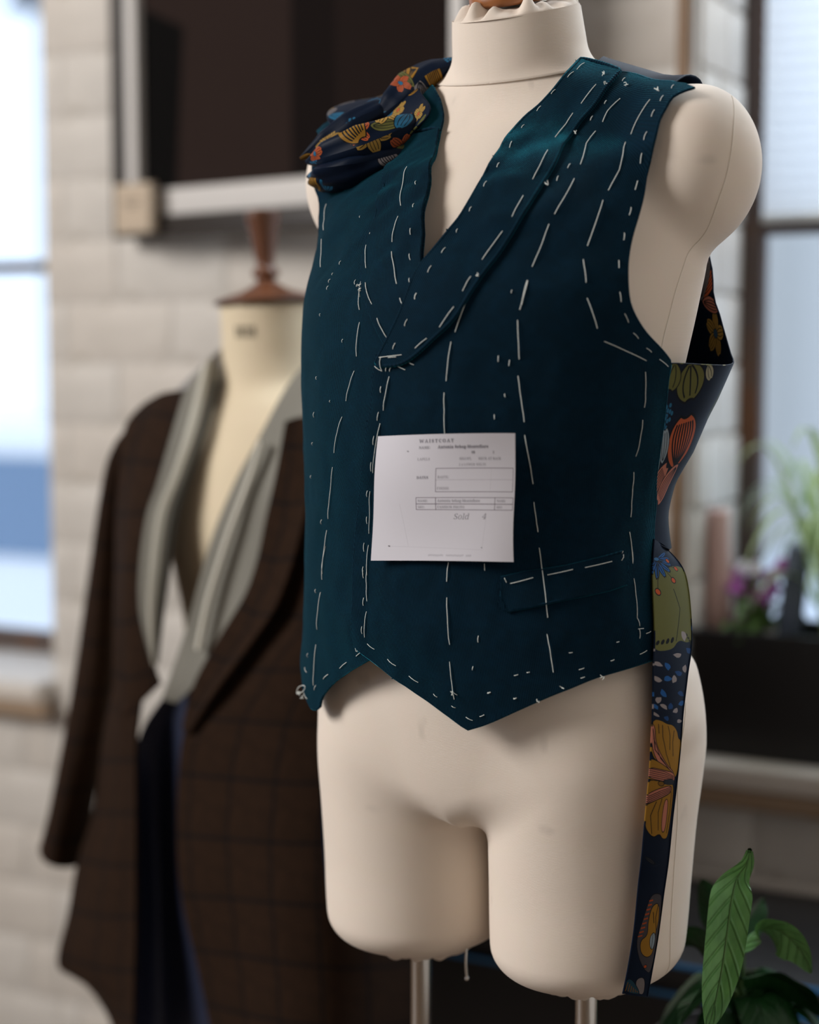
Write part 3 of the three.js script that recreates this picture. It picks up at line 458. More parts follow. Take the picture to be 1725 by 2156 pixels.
// shawl lapels lie proud of the fronts, their outer edge rolled
const lapelOff = (dx) => (a, b) => 0.0078 + frontBase(a + dx, b);
const leftLapel = [...catmull(leftNeck, 5), ...catmull(rev(lapelRoll).slice(1), 5)];
mesh('left_lapel', vest.build(leftLapel, { off: lapelOff(0), thick: 0.0026, rim: 0.0018, uv: (a, b) => [a * 0.13 + b * 0.45, b * 0.9 - a * 0.07] }), teal, coat);
const rightLapel = [...catmull(rightNeck.slice(0, 8), 5), [-0.83, 1.522], [-0.86, 1.512], ...catmull(rightRoll.slice(0, 10), 5), [-0.02, 1.3225], [0.05, 1.345]];
mesh('right_lapel', vest.build(rightLapel, { off: (a, b) => 0.0042 + frontBase(a - 3, b), thick: 0.0022, uv: (a, b) => [a * 0.13 + b * 0.3, b * 0.9 + a * 0.07] }), teal, coat);
const welt = [[0.53,1.1358],[1.184,1.1538],[1.167,1.1278],[0.531,1.1087]];
mesh('pocket_welt', vest.build(catmull(welt.flatMap((p, i) => { const q = welt[(i + 1) % 4]; return [p, [mix(p[0], q[0], 0.5), mix(p[1], q[1], 0.5)]]; }), 2, true), { off: (a, b) => 0.0066 + frontBase(a, b), thick: 0.002 }), teal, coat);
// back of floral satin: gapes at the armhole, nipped at the waist
const bulge = (a, b) => { const r = [[1.15, 0.004], [1.18, 0.003], [1.208, 0.006], [1.237, 0.015], [1.267, 0.020], [1.283, 0.024], [1.316, 0.030], [1.332, 0.026], [1.353, 0.019], [1.37, 0.010], [1.40, 0.004], [1.6, 0.002]]; let i = 0; while (i < r.length - 2 && b > r[i + 1][0]) i++; const t = clamp((b - r[i][0]) / (r[i + 1][0] - r[i][0]), 0, 1), k = mix(r[i][1], r[i + 1][1], t), c = Math.abs(a > Math.PI ? 2 * Math.PI - a : a); return 0.001 + k * (c < 1.8 ? sstep(1.28, 1.8, c) : 1 - 0.75 * sstep(1.95, 2.8, c)); };
const W = 2 * Math.PI, armBack = [[1.334, 1.3100], [1.5, 1.3105], [1.65, 1.3125], [1.76, 1.317], [1.84, 1.326], [1.90, 1.345], [1.94, 1.37], [2.0, 1.40], [2.1, 1.43], [2.1, 1.46], [1.9, 1.485], [1.65, 1.494], [1.47, 1.491]];
const backNeck = [[1.374, 1.537], [1.9, 1.548], [2.5, 1.545], [Math.PI, 1.542]];
const backOut = [...catmull(armBack, 5), ...catmull(rev(leftShoulder).reverse().slice(0, 3), 4), ...catmull(backNeck, 4).slice(0, -1), ...catmull(rev(backNeck).map(([a, b]) => [W - a, b]), 4), ...catmull(rev(leftShoulder.slice(0, 3)).map(([a, b]) => [W - a, b]), 4), ...catmull(rev(armBack).map(([a, b]) => [W - a, b]), 5),
  ...catmull(rev(leftSide.slice(2)).map(([a, b]) => [W - a, b]), 3), [W - 1.6, 1.15], [4, 1.145], [Math.PI, 1.14], [2.3, 1.145], [1.6, 1.15], ...catmull(leftSide.slice(2), 3)];
const backPiece = mesh('back', vest.build(backOut, { off: bulge, thick: 0.0012, cu: 0.035, cv: 0.006, uv: (a, b) => [(a - 1.33) / 1.3, (b - 1.15) / 0.42] }), sideMat, coat);
backPiece.userData.label = 'dark floral satin back, gaping at the armhole';
// back strap hanging at the side
function strap(name, L, R, mat, parent, thick = 0.0014) {
  const A = catmull(L, 6), B = catmull(R, 6), n = Math.min(A.length, B.length), pos = [], uv = [], idx = [], M = 8;
  for (let i = 0; i < n; i++) for (let k = 0; k <= M; k++) { const t = k / M, c = Math.sin(t * Math.PI) * 0.0025; pos.push(mix(A[i][0], B[i][0], t) + c, mix(A[i][1], B[i][1], t), mix(A[i][2], B[i][2], t) + c * 0.4); uv.push(t, 1 - i / (n - 1)); }
  for (let i = 0; i < n - 1; i++) for (let k = 0; k < M; k++) { const a = i * (M + 1) + k, b = a + 1, c = a + M + 1, d = c + 1; idx.push(a, c, b, b, c, d); }
  const g = new THREE.BufferGeometry(); g.setAttribute('position', new THREE.Float32BufferAttribute(pos, 3)); g.setAttribute('uv', new THREE.Float32BufferAttribute(uv, 2)); g.setIndex(idx); g.computeVertexNormals();
  const h = g.clone(), q = h.attributes.position, nn = g.attributes.normal; for (let i = 0; i < q.count; i++) q.setXYZ(i, q.getX(i) - nn.getX(i) * thick, q.getY(i) - nn.getY(i) * thick, q.getZ(i) - nn.getZ(i) * thick);
  h.setIndex(idx.map((_, i) => idx[i - (i % 3) + [0, 2, 1][i % 3]])); h.computeVertexNormals();
  const edge = (P0) => { const t = new THREE.TubeGeometry(new THREE.CatmullRomCurve3(P0.map((p) => V(...p))), n * 2, thick * 0.6, 5); const u = t.attributes.uv; for (let i = 0; i < u.count; i++) u.setXY(i, P0 === A ? 0.01 : 0.99, 1 - u.getX(i)); return t; };
  return mesh(name, join([g, h, edge(A), edge(B)]), mat, parent);
}
const strapMesh = strap('back_strap',
  [[0.1500, 1.1625, 0.0295], [0.1545, 1.1335, 0.041], [0.1625, 1.0876, 0.0530], [0.1650, 1.061, 0.0594], [0.1666, 1.0298, 0.063], [0.1670, 1.0103, 0.0652], [0.1672, 0.9753, 0.0688], [0.1652, 0.9432, 0.0705], [0.1619, 0.9022, 0.0703], [0.1583, 0.8767, 0.0683], [0.1553, 0.8358, 0.070], [0.1513, 0.803, 0.0727], [0.1481, 0.7832, 0.0747]],
  [[0.1400, 1.1515, -0.013], [0.1565, 1.1275, -0.021], [0.1690, 1.0775, -0.008], [0.1738, 1.0457, 0.0107], [0.1756, 1.0165, 0.0226], [0.1773, 0.9941, 0.0298], [0.1788, 0.9640, 0.0396], [0.1760, 0.931, 0.0414], [0.1732, 0.8937, 0.0428], [0.1707, 0.8653, 0.0459], [0.1675, 0.8286, 0.0491], [0.1642, 0.800, 0.0526], [0.1612, 0.7773, 0.0548]], tieMat, coat);
strapMesh.userData.label = 'long floral satin strap with an ochre flower';
strap('back_strap', [[-0.192, 1.03, 0.030], [-0.1905, 0.9838, 0.036], [-0.1865, 0.9373, 0.042], [-0.1850, 0.8913, 0.044], [-0.1815, 0.8421, 0.0465], [-0.177, 0.8025, 0.047]], [[-0.1935, 1.03, 0.0], [-0.192, 0.9838, 0.006], [-0.188, 0.9373, 0.012], [-0.186, 0.8913, 0.014], [-0.182, 0.8421, 0.017], [-0.177, 0.8025, 0.019]], printMat, coat);
// lining of the unfinished shoulder, thrown forward in folds
const shoulderOut = catmull([[-0.62, 1.5445], [-0.70, 1.530], [-0.76, 1.515], [-0.88, 1.498], [-1.1, 1.489], [-1.35, 1.488], [-1.6, 1.497], [-1.72, 1.520], [-1.6, 1.540], [-1.25, 1.5495], [-0.95, 1.5515], [-0.72, 1.5505]], 5, true);
mesh('shoulder_lining', vest.build(shoulderOut, { off: (a, b) => 0.0088 + 0.003 * (fbm(a * 7, b * 60, 2) - 0.4), thick: 0.0016, cu: 0.03, cv: 0.004, uv: (a, b) => [a * 1.1, b * 9] }), printMat, coat);
function fold(line, rads, flat, twist, uvo, seedv) {                // a soft roll of cloth: flattened tube with creases, closed ends
  const C = catmull(line, 8), n = C.length, M = 26, pos = [], uv = [], idx = [];
  const cv = new THREE.CatmullRomCurve3(C.map((p) => V(...p))), up = V(0, 1, 0);
  for (let i = 0; i < n; i++) {
    const t = i / (n - 1), T = cv.getTangentAt(t), S = V().crossVectors(up, T).normalize(), U = V().crossVectors(T, S), k = t * (rads.length - 1), r = mix(rads[Math.floor(k)], rads[Math.min(rads.length - 1, Math.floor(k) + 1)], k % 1), c = cv.getPointAt(t);
    for (let j = 0; j <= M; j++) {
      const a = j / M * Math.PI * 2 + twist * t, cr = 1 + 0.11 * Math.sin(a * 3 + t * 4 + seedv) + 0.05 * Math.sin(a * 6 + t * 7 + seedv * 2);
      const x = Math.cos(a) * r * cr, y = Math.sin(a) * r * cr * flat; pos.push(c.x + S.x * x + U.x * y, c.y + S.y * x + U.y * y, c.z + S.z * x + U.z * y); uv.push(uvo[0] + j / M * 0.42, uvo[1] + t * 0.6);
    }
  }
  for (let i = 0; i < n - 1; i++) for (let j = 0; j < M; j++) { const a = i * (M + 1) + j, b = a + 1, c = a + M + 1, d = c + 1; idx.push(a, b, c, b, d, c); }
  const g = new THREE.BufferGeometry(); g.setAttribute('position', new THREE.Float32BufferAttribute(pos, 3)); g.setAttribute('uv', new THREE.Float32BufferAttribute(uv, 2)); g.setIndex(idx); g.computeVertexNormals();
  return mesh('lining_fold', g, printMat, coat);
}
fold([[-0.0560, 1.576, -0.001], [-0.0841, 1.563, 0.0129], [-0.1014, 1.545, 0.0265], [-0.1149, 1.529, 0.0424], [-0.1230, 1.520, 0.0480]], [0.010, 0.019, 0.023, 0.018, 0.003], 0.80, 0.3, [0.05, 0.10], 0.4);
fold([[-0.1020, 1.545, 0.0229], [-0.1126, 1.538, 0.035], [-0.1305, 1.527, 0.0478], [-0.1579, 1.509, 0.0608], [-0.1838, 1.493, 0.0741]], [0.003, 0.014, 0.017, 0.014, 0.002], 0.75, 0.5, [0.42, 0.35], 1.7);
fold([[-0.0660, 1.526, 0.0425], [-0.0816, 1.515, 0.0589], [-0.1004, 1.504, 0.0700], [-0.1293, 1.495, 0.0784], [-0.1733, 1.489, 0.0772]], [0.004, 0.020, 0.027, 0.021, 0.003], 0.66, -0.4, [0.68, 0.62], 2.9);
fold([[-0.0726, 1.502, 0.0543], [-0.0828, 1.491, 0.0660], [-0.1026, 1.483, 0.0738], [-0.1326, 1.477, 0.0799], [-0.174, 1.477, 0.0689]], [0.003, 0.016, 0.021, 0.019, 0.006], 0.66, 0.3, [0.22, 0.80], 4.2);
fold([[-0.0981, 1.488, 0.068], [-0.1179, 1.478, 0.0751], [-0.144, 1.473, 0.0764], [-0.1701, 1.473, 0.0676], [-0.178, 1.474, 0.060]], [0.003, 0.012, 0.015, 0.014, 0.003], 0.8, 0.3, [0.80, 0.25], 5.3);
// basting: every stitch its own length of thread
const stitchData = (L, lift, jit) => { for (const [a, b, c, d] of L) {
  const n = Math.max(1, Math.round(Math.hypot((c - a) * 0.16, d - b) / 0.008)), pts = [];
  for (let k = 0; k <= n + 1; k++) { const t = k / (n + 1), e = k === 0 || k === n + 1; const q = vest.point(mix(a, c, t), mix(b, d, t), lift(mix(a, c, t), mix(b, d, t)) + (e ? -0.0004 : 0.0005)); pts.push(V(q[0] + (e ? 0 : jit * rr(-1, 1)), q[1], q[2])); }
  mesh('basting_stitch', tube(pts, 0.00029, 5, Math.max(3, n * 3)), thread, coat);
} };
const inside = (P0, x, y) => { let r = false; for (let i = 0, j = P0.length - 1; i < P0.length; j = i++) if ((P0[i][1] > y) !== (P0[j][1] > y) && x < (P0[j][0] - P0[i][0]) * (y - P0[i][1]) / (P0[j][1] - P0[i][1]) + P0[i][0]) r = !r; return r; };
const rightStitches = [[-0.366,1.4835,-0.209,1.4411],[-0.542,1.4661,-0.461,1.4464],[-0.433,1.4341,-0.403,1.4165],[-0.398,1.4074,-0.324,1.3876],[-0.2,1.4312,-0.176,1.408],[-0.151,1.3996,-0.046,1.3724],[-0.176,1.4669,-0.154,1.4616],[-0.099,1.4425,-0.091,1.4382],[-0.058,1.4186,-0.051,1.4135],[-0.027,1.3978,-0.01,1.3927],[0.027,1.3766,0.042,1.3718],[-0.388,1.3789,-0.382,1.375],
  [-0.34,1.3775,-0.301,1.364],[-0.275,1.3748,-0.183,1.357],[-0.007,1.3613,0.024,1.3541],[-0.606,1.3962,-0.606,1.3931],[-0.633,1.3858,-0.635,1.384],[-0.633,1.3805,-0.637,1.3775],[-0.625,1.3746,-0.63,1.3715],[-1.148,1.4421,-0.968,1.4219],[-0.957,1.4152,-0.853,1.3929],[-0.585,1.4336,-0.582,1.4323],[-0.324,1.3727,-0.283,1.3535],[-0.269,1.3433,-0.282,1.3152],
  [-0.299,1.3033,-0.367,1.2779],[-0.4,1.2645,-0.479,1.2334],[-0.512,1.2209,-0.606,1.1747],[-0.627,1.1643,-0.674,1.1251],[-0.645,1.3515,-0.645,1.3494],[-0.398,1.3296,-0.402,1.3268],[-0.648,1.2978,-0.647,1.2953],[-0.684,1.2669,-0.69,1.2623],[-0.731,1.2401,-0.738,1.2377],[-0.501,1.2779,-0.501,1.2762],[-0.807,1.2102,-0.812,1.2076],[-0.68,1.1729,-0.689,1.1688],
  [-0.136,1.346,-0.059,1.3286],[-0.008,1.3612,0.024,1.3542],[-0.644,1.15,-0.679,1.12],[-0.699,1.1084,-0.78,1.0732],[-0.812,1.0587,-0.856,1.0203],[-0.764,1.1096,-0.764,1.1064],[-0.919,1.0475,-0.924,1.0438],[-0.98,1.0327,-0.947,1.0292],[-0.349,1.0642,-0.407,1.0582],[-0.502,1.0506,-0.577,1.0433],[-0.692,1.0351,-0.747,1.0294],[-0.832,1.021,-0.85,1.0162],
  [-0.989,1.0092,-0.934,1.0052]];
const leftStitches = [[0.745,1.5161,0.715,1.5134],[0.614,1.4962,0.589,1.4891],[0.514,1.4723,0.499,1.4684],[0.437,1.4541,0.42,1.4492],[0.352,1.4329,0.339,1.4292],[0.276,1.4151,0.27,1.4124],[0.219,1.4001,0.203,1.3953],[0.161,1.3844,0.147,1.3791],[0.098,1.3639,0.092,1.3595],[0.649,1.4385,0.586,1.4216],[0.535,1.411,0.43,1.3895],[0.378,1.3761,0.342,1.3651],
  [1.34,1.5387,1.254,1.5365],[1.226,1.5362,1.167,1.5347],[1.06,1.5325,1.022,1.5313],[0.921,1.5274,0.877,1.5249],[1.273,1.5166,1.157,1.5107],[1.093,1.5071,0.917,1.4894],[0.831,1.4752,0.709,1.4511],[1.398,1.5107,1.373,1.5097],[1.36,1.4824,1.339,1.4801],[1.414,1.4855,1.395,1.4841],[1.304,1.4992,1.242,1.4963],[1.242,1.4963,1.198,1.4901],
  [1.262,1.503,1.247,1.5016],[1.174,1.4977,1.154,1.4951],[1.15,1.4855,1.066,1.4772],[1.066,1.4772,0.973,1.459],[0.925,1.461,0.905,1.4576],[0.847,1.4525,0.832,1.4487],[0.919,1.4478,0.793,1.4227],[0.762,1.4163,0.667,1.3852],[1.342,1.4854,1.29,1.4797],[1.29,1.4797,1.252,1.4716],[1.223,1.4672,1.137,1.4496],[1.137,1.4496,1.056,1.4373],
  [1.021,1.4311,0.92,1.4016],[0.894,1.391,0.894,1.3728],[0.895,1.3612,0.941,1.3381],[0.975,1.3279,1.188,1.3125],[1.312,1.477,1.295,1.4741],[1.27,1.4667,1.259,1.4629],[1.241,1.4559,1.225,1.4507],[1.191,1.4405,1.168,1.4353],[1.132,1.425,1.117,1.4203],[1.084,1.4096,1.077,1.4053],[1.044,1.3908,1.04,1.3846],[1.034,1.3661,1.039,1.3586],
  [1.057,1.3498,1.078,1.343],[1.106,1.3348,1.134,1.3304],[1.18,1.3227,1.21,1.3194],[1.258,1.3137,1.315,1.3078],[0.644,1.3742,0.614,1.3558],[0.1,1.3638,0.094,1.3595],[0.06,1.3445,0.046,1.3393],[-0.005,1.326,-0.019,1.321],[0.361,1.3601,0.304,1.3348],[0.303,1.3537,0.234,1.3383],[0.17,1.3297,0.108,1.3217],[0.641,1.3744,0.605,1.3519],
  [0.284,1.3271,0.26,1.296],[0.249,1.2866,0.249,1.2534],[0.595,1.344,0.603,1.3134],[0.598,1.3003,0.629,1.2636],[0.632,1.2532,0.68,1.214],[0.688,1.1986,0.714,1.1733],[0.571,1.3667,0.568,1.3644],[0.509,1.3162,0.508,1.3114],[0.56,1.3128,0.556,1.3082],[0.538,1.286,0.54,1.2834],[0.49,1.2693,0.491,1.2658],[-0.052,1.2991,-0.086,1.2712],
  [-0.094,1.2908,-0.097,1.2859],[-0.113,1.2698,-0.123,1.263],[-0.108,1.2607,-0.183,1.2194],[-0.148,1.2501,-0.158,1.2429],[-0.182,1.2284,-0.192,1.2208],[-0.23,1.2041,-0.24,1.1986],[-0.215,1.2036,-0.248,1.1668],[-0.258,1.1813,-0.259,1.1752],[-0.28,1.1585,-0.281,1.1511],[-0.251,1.157,-0.264,1.1311],[-0.288,1.1382,-0.288,1.1315],[-0.097,1.3143,0.032,1.3165],
  [-0.046,1.3143,0.001,1.3148],[-0.089,1.3143,-0.088,1.3032],[-0.128,1.3073,-0.09,1.3034],[-0.063,1.3081,-0.07,1.3032],[-0.044,1.3062,-0.05,1.3032],[-0.014,1.3083,0.039,1.3045],[0.063,1.3103,0.089,1.3086],[-0.264,1.1358,-0.269,1.1088],[-0.288,1.1352,-0.288,1.1284],[-0.289,1.1116,-0.293,1.1047],[-0.273,1.1001,-0.293,1.078],[-0.304,1.0872,-0.306,1.0809],
  [-0.281,1.0726,-0.236,1.0684],[-0.15,1.0613,-0.093,1.0566],[-0.014,1.0487,0.044,1.0439],[0.137,1.0352,0.161,1.0329],[0.249,1.0265,0.272,1.0251],[0.334,1.0177,0.374,1.0152],[0.415,1.019,0.44,1.0208],[0.243,1.1468,0.235,1.131],[0.236,1.1177,0.251,1.0789],[0.247,1.0645,0.267,1.0324],[0.438,1.1466,0.44,1.1411],[0.41,1.0876,0.408,1.0822],
  [0.381,1.0619,0.377,1.0588],[0.459,1.0395,0.476,1.0407],[0.598,1.0358,0.613,1.0369],[0.598,1.0556,0.617,1.0566],[0.66,1.0584,0.672,1.0588],[0.54,1.1367,0.555,1.1319],[0.256,1.0395,0.286,1.0364],[0.721,1.1601,0.759,1.1033],[0.755,1.0902,0.788,1.0589],[0.705,1.1806,0.714,1.1741],[0.574,1.131,0.688,1.1359],[0.759,1.1379,0.885,1.142],
  [0.946,1.1431,1.089,1.1471],[1.166,1.1536,1.143,1.1472],[1.218,1.1702,1.226,1.144],[1.223,1.1317,1.211,1.0995],[1.211,1.0995,1.22,1.0929],[1.216,1.091,1.214,1.0829],[1.209,1.0907,1.241,1.0906],[1.252,1.0862,1.28,1.0876],[1.309,1.0928,1.3,1.0877],[1.293,1.0852,1.304,1.0745],[1.206,1.0702,1.246,1.0726],[1.056,1.0668,1.073,1.0677],
  [1.089,1.0815,1.102,1.0819],[0.907,1.0607,0.932,1.062],[0.915,1.0537,0.934,1.0547],[0.662,1.0585,0.674,1.0588],[0.597,1.0364,0.611,1.0369],[0.459,1.0402,0.475,1.0409],[0.86,1.0747,0.877,1.0749],[1.19,1.3034,1.203,1.2748],[1.202,1.2647,1.198,1.2346],[1.204,1.2216,1.222,1.1831],[1.216,1.1705,1.228,1.1454]];
const tufts = [[1.341,1.5197],[1.305,1.5118],[1.364,1.5047],[1.383,1.4883],[1.051,1.4901],[0.78,1.4465],[0.834,1.0462],[1.022,1.0539],[0.72,1.0346],[1.165,1.1523],[-0.32,1.3733],[-0.295,1.3686],
  [0.414,1.3762],[-1.047,1.0058],[-1.002,1.0045],[0.265,1.0384],[-0.369,1.0657]];
stitchData(rightStitches, (a, b) => (inside(rightLapel, a, b) ? 0.0046 : 0.0022) + frontBase(a - 3, b) + 0.0002, 0.0002);
stitchData(leftStitches, (a, b) => (inside(leftLapel, a, b) ? 0.0080 : inside(welt, a, b) ? 0.0070 : 0.0046 + 0.002 * sstep(0.10, 0.0, a - mix(-0.36, -0.128, sstep(1.15, 1.30, b)))) + frontBase(a, b) + 0.0002, 0.0002);
for (const [a, b] of tufts) {                                        // cut ends of thread standing up from the cloth
  const c = vest.point(a, b, (inside(leftLapel, a, b) ? 0.008 : a < -0.2 ? 0.003 : 0.0052) + frontBase(a, b)), gs = [];
  for (let k = 0; k < 3; k++) gs.push(tube([V(...c), V(c[0] + rr(-0.002, 0.002), c[1] + rr(-0.001, 0.002), c[2] + 0.0018), V(c[0] + rr(-0.003, 0.003), c[1] + rr(-0.002, 0.003), c[2] + rr(0.001, 0.003))], 0.00032, 5, 6));
  mesh('thread_end', join(gs), thread, coat);
}
{ const l = []; for (let k = 0; k < 12; k++) { const t = k / 12 * 6.283, a = Math.cos(t), b = Math.sin(t); l.push(V(...vest.point(-1.02 + 0.085 * a + 0.012 * b, 1.0105 + 0.0058 * a - 0.0026 * b, 0.0042))); } mesh('thread_end', new THREE.TubeGeometry(new THREE.CatmullRomCurve3(l, true), 48, 0.00032, 5, true), thread, coat); }
// the paper ticket pinned to the front
const ticketTex = canvasTex(1024, 920, (c, w, h) => {
  c.fillStyle = '#dcdae2'; c.fillRect(0, 0, w, h);
  const S = 1024 / 1550, X = (x) => (x - 80) * S, Y = (y) => (y - 120) * S;
  const txt = (s, x, y, size, font, al, sp = 0) => { c.font = font.replace('SZ', Math.round(size * S)); c.fillStyle = 'rgba(48,44,56,' + Math.min(1, al * 1.35) + ')'; if (sp) { let q = X(x); for (const ch of s) { c.fillText(ch, q, Y(y)); q += c.measureText(ch).width + sp * S; } } else c.fillText(s, X(x), Y(y)); };
  const dbl = (s, x, y, size, font, al, sp) => { txt(s, x, y, size, font, al, sp); txt(s, x + 3, y + 9, size, font, al * 0.55, sp); };
  const B = 'bold SZpx serif', R0 = 'SZpx serif';
  dbl('WAISTCOAT', 545, 205, 50, B, 0.5, 8); dbl('NAME:', 545, 272, 36, B, 0.4); dbl('Antonia Sebag-Montefiore', 750, 270, 42, B, 0.6); dbl('SB', 1118, 326, 32, B, 0.6); dbl('2', 1360, 326, 32, B, 0.5);
  dbl('LAPELS', 535, 396, 36, R0, 0.35); dbl('SHAWL', 985, 396, 36, R0, 0.42); dbl('NECK AT BACK', 1195, 396, 36, R0, 0.42); dbl('2 x LOWER WELTS', 980, 458, 34, R0, 0.36); dbl('DATES', 535, 596, 36, B, 0.5); dbl('BASTE:', 755, 592, 36, R0, 0.36); dbl('FINISH:', 750, 716, 36, R0, 0.36);
  c.strokeStyle = 'rgba(80,66,84,0.75)'; c.lineWidth = 4; const box = (x, y, x1, y1) => c.strokeRect(X(x), Y(y), (x1 - x) * S, (y1 - y) * S); box(738, 488, 1606, 742); c.lineWidth = 2; c.strokeStyle = 'rgba(80,66,84,0.45)'; c.beginPath(); c.moveTo(X(738), Y(612)); c.lineTo(X(1606), Y(612)); c.stroke();
  c.strokeStyle = 'rgba(80,66,84,0.8)'; c.lineWidth = 4; box(530, 806, 738, 876); box(738, 806, 1400, 876); box(1400, 806, 1615, 876); box(530, 876, 738, 940); box(738, 876, 1400, 940); box(1400, 876, 1615, 940);
  dbl('NAME:', 545, 852, 34, R0, 0.42); dbl('Antonia Sebag-Montefiore', 755, 852, 38, R0, 0.45); dbl('NAME:', 1420, 850, 34, R0, 0.42); dbl('SKU:', 545, 920, 34, R0, 0.4); dbl('FASHION PHOTO', 752, 920, 36, R0, 0.42); dbl('SKU:', 1420, 918, 34, R0, 0.42);
  txt('Sold', 925, 1045, 86, 'italic SZpx serif', 0.42); txt('4', 1250, 1040, 90, 'italic SZpx serif', 0.42);
  c.strokeStyle = 'rgba(90,86,96,0.25)'; c.lineWidth = 1.5; for (const [x0, y0, x1, y1] of [[355, 880, 440, 1350], [250, 1352, 1250, 1384], [1310, 990, 1250, 1370], [1345, 480, 1340, 720]]) { c.beginPath(); c.moveTo(X(x0), Y(y0)); c.lineTo(X(x1), Y(y1)); c.stroke(); }
  c.fillStyle = 'rgba(50,46,56,0.6)'; c.beginPath(); c.ellipse(X(250), Y(1350), 8, 5, 0.4, 0, 7); c.fill(); c.beginPath(); c.ellipse(X(430), Y(298), 8, 4, 0.4, 0, 7); c.fill(); c.beginPath(); c.ellipse(X(1245), Y(1358), 5, 4, 0.4, 0, 7); c.fill();
  c.fillStyle = 'rgba(70,66,78,0.30)'; for (const [a, b] of [[645, 800], [835, 1025], [1060, 1120]]) for (let x = a; x < b; x += 9) c.fillRect(X(x), Y(1438 + 6 * hash(x, 3)), 3, 12 + 3 * hash(x, 5));   // footer line, out of focus beyond reading
});
{
  const K = [[[-0.0333, 1.2499, 0.1689], [0.0312, 1.2535, 0.1648], [0.0824, 1.2545, 0.1455]], [[-0.0406, 1.1978, 0.1635], [0.0263, 1.2006, 0.158], [0.0785, 1.2014, 0.1390]], [[-0.0462, 1.1453, 0.1600], [0.0244, 1.149, 0.1545], [0.0772, 1.150, 0.1358]]];
  const pos = [], uv = [], idx = [], N = 20, q3 = (a, b, c, t) => a * (1 - t) * (1 - 2 * t) + b * 4 * t * (1 - t) + c * t * (2 * t - 1), lift = 0.004;
  for (let j = 0; j <= N; j++) for (let i = 0; i <= N; i++) { const s = i / N, t = j / N, r = K.map((k) => [0, 1, 2].map((d) => q3(k[0][d], k[1][d], k[2][d], s))), p = [0, 1, 2].map((d) => q3(r[0][d], r[1][d], r[2][d], t)); const wv = 0.0012 * Math.sin(s * 5 + t * 3) + 0.001 * Math.sin(t * 7 - s * 4); pos.push(p[0] + 0.2 * lift, p[1], p[2] + lift + wv); uv.push(s, 1 - t); }
  for (let j = 0; j < N; j++) for (let i = 0; i < N; i++) { const a = j * (N + 1) + i, b = a + 1, c = a + N + 1, d = c + 1; idx.push(a, c, b, b, c, d); }
  const g = new THREE.BufferGeometry(); g.setAttribute('position', new THREE.Float32BufferAttribute(pos, 3)); g.setAttribute('uv', new THREE.Float32BufferAttribute(uv, 2)); g.setIndex(idx); g.computeVertexNormals();
  const h = g.clone(), q = h.attributes.position; for (let i = 0; i < q.count; i++) q.setZ(i, q.getZ(i) - 0.0004); h.setIndex(idx.map((_, i) => idx[i - (i % 3) + [0, 2, 1][i % 3]])); h.computeVertexNormals(); const hu = h.attributes.uv; for (let i = 0; i < hu.count; i++) hu.setXY(i, 0.05, 0.3);
  const ticket = onStand(mesh('paper_ticket', join([g, h]), std({ name: 'printed ticket', map: ticketTex, roughness: 0.7 })));
  tag(ticket, 'white printed order ticket pinned to the front of the teal waistcoat', 'ticket');
}
// ------------------------------------------------------------------ the second dummy and the jacket on it
function sheet(grid, thick, nu = 8, nv = 6) {                        // a cloth piece through a grid of points: smooth both ways, with thickness and closed edges
  const rows = grid.map((r) => catmull(r, nu)), cols = rows[0].map((_, i) => catmull(rows.map((r) => r[i]), nv)), U = cols.length, N = cols[0].length, pos = [], uv = [], idx = [];
  let wid = 0; for (let i = 1; i < U; i++) wid += Math.hypot(...cols[i][N >> 1].map((x, k) => x - cols[i - 1][N >> 1][k]));
  let len = [0]; for (let j = 1; j < N; j++) len.push(len[j - 1] + Math.hypot(...cols[U >> 1][j].map((x, k) => x - cols[U >> 1][j - 1][k])));
  for (let j = 0; j < N; j++) for (let i = 0; i < U; i++) { pos.push(...cols[i][j]); uv.push(i / (U - 1) * wid, -len[j]); }
  for (let j = 0; j < N - 1; j++) for (let i = 0; i < U - 1; i++) { const a = j * U + i, b = a + 1, c = a + U, d = c + 1; idx.push(a, c, b, b, c, d); }
  const g = new THREE.BufferGeometry(); g.setAttribute('position', new THREE.Float32BufferAttribute(pos, 3)); g.setAttribute('uv', new THREE.Float32BufferAttribute(uv, 2)); g.setIndex(idx); g.computeVertexNormals();
  const h = g.clone(), q = h.attributes.position, nn = g.attributes.normal; for (let i = 0; i < q.count; i++) q.setXYZ(i, q.getX(i) - nn.getX(i) * thick, q.getY(i) - nn.getY(i) * thick, q.getZ(i) - nn.getZ(i) * thick);
  h.setIndex(idx.map((_, i) => idx[i - (i % 3) + [0, 2, 1][i % 3]])); h.computeVertexNormals();
  const loop = []; for (let i = 0; i < U - 1; i++) loop.push(i); for (let j = 0; j < N - 1; j++) loop.push(j * U + U - 1); for (let i = U - 1; i > 0; i--) loop.push((N - 1) * U + i); for (let j = N - 1; j > 0; j--) loop.push(j * U);
  const rp = [], ru = [], ri = []; loop.forEach((a, k) => { rp.push(pos[a * 3], pos[a * 3 + 1], pos[a * 3 + 2], q.getX(a), q.getY(a), q.getZ(a)); ru.push(uv[a * 2], uv[a * 2 + 1], uv[a * 2], uv[a * 2 + 1]); const b = (k + 1) % loop.length; ri.push(k * 2, b * 2, k * 2 + 1, b * 2, b * 2 + 1, k * 2 + 1); });
  const r = new THREE.BufferGeometry(); r.setAttribute('position', new THREE.Float32BufferAttribute(rp, 3)); r.setAttribute('uv', new THREE.Float32BufferAttribute(ru, 2)); r.setIndex(ri); r.computeVertexNormals();
  return join([g, h, r]);
}
const T2 = -50 * Math.PI / 180, D2 = [-0.178, 0, -2.212];
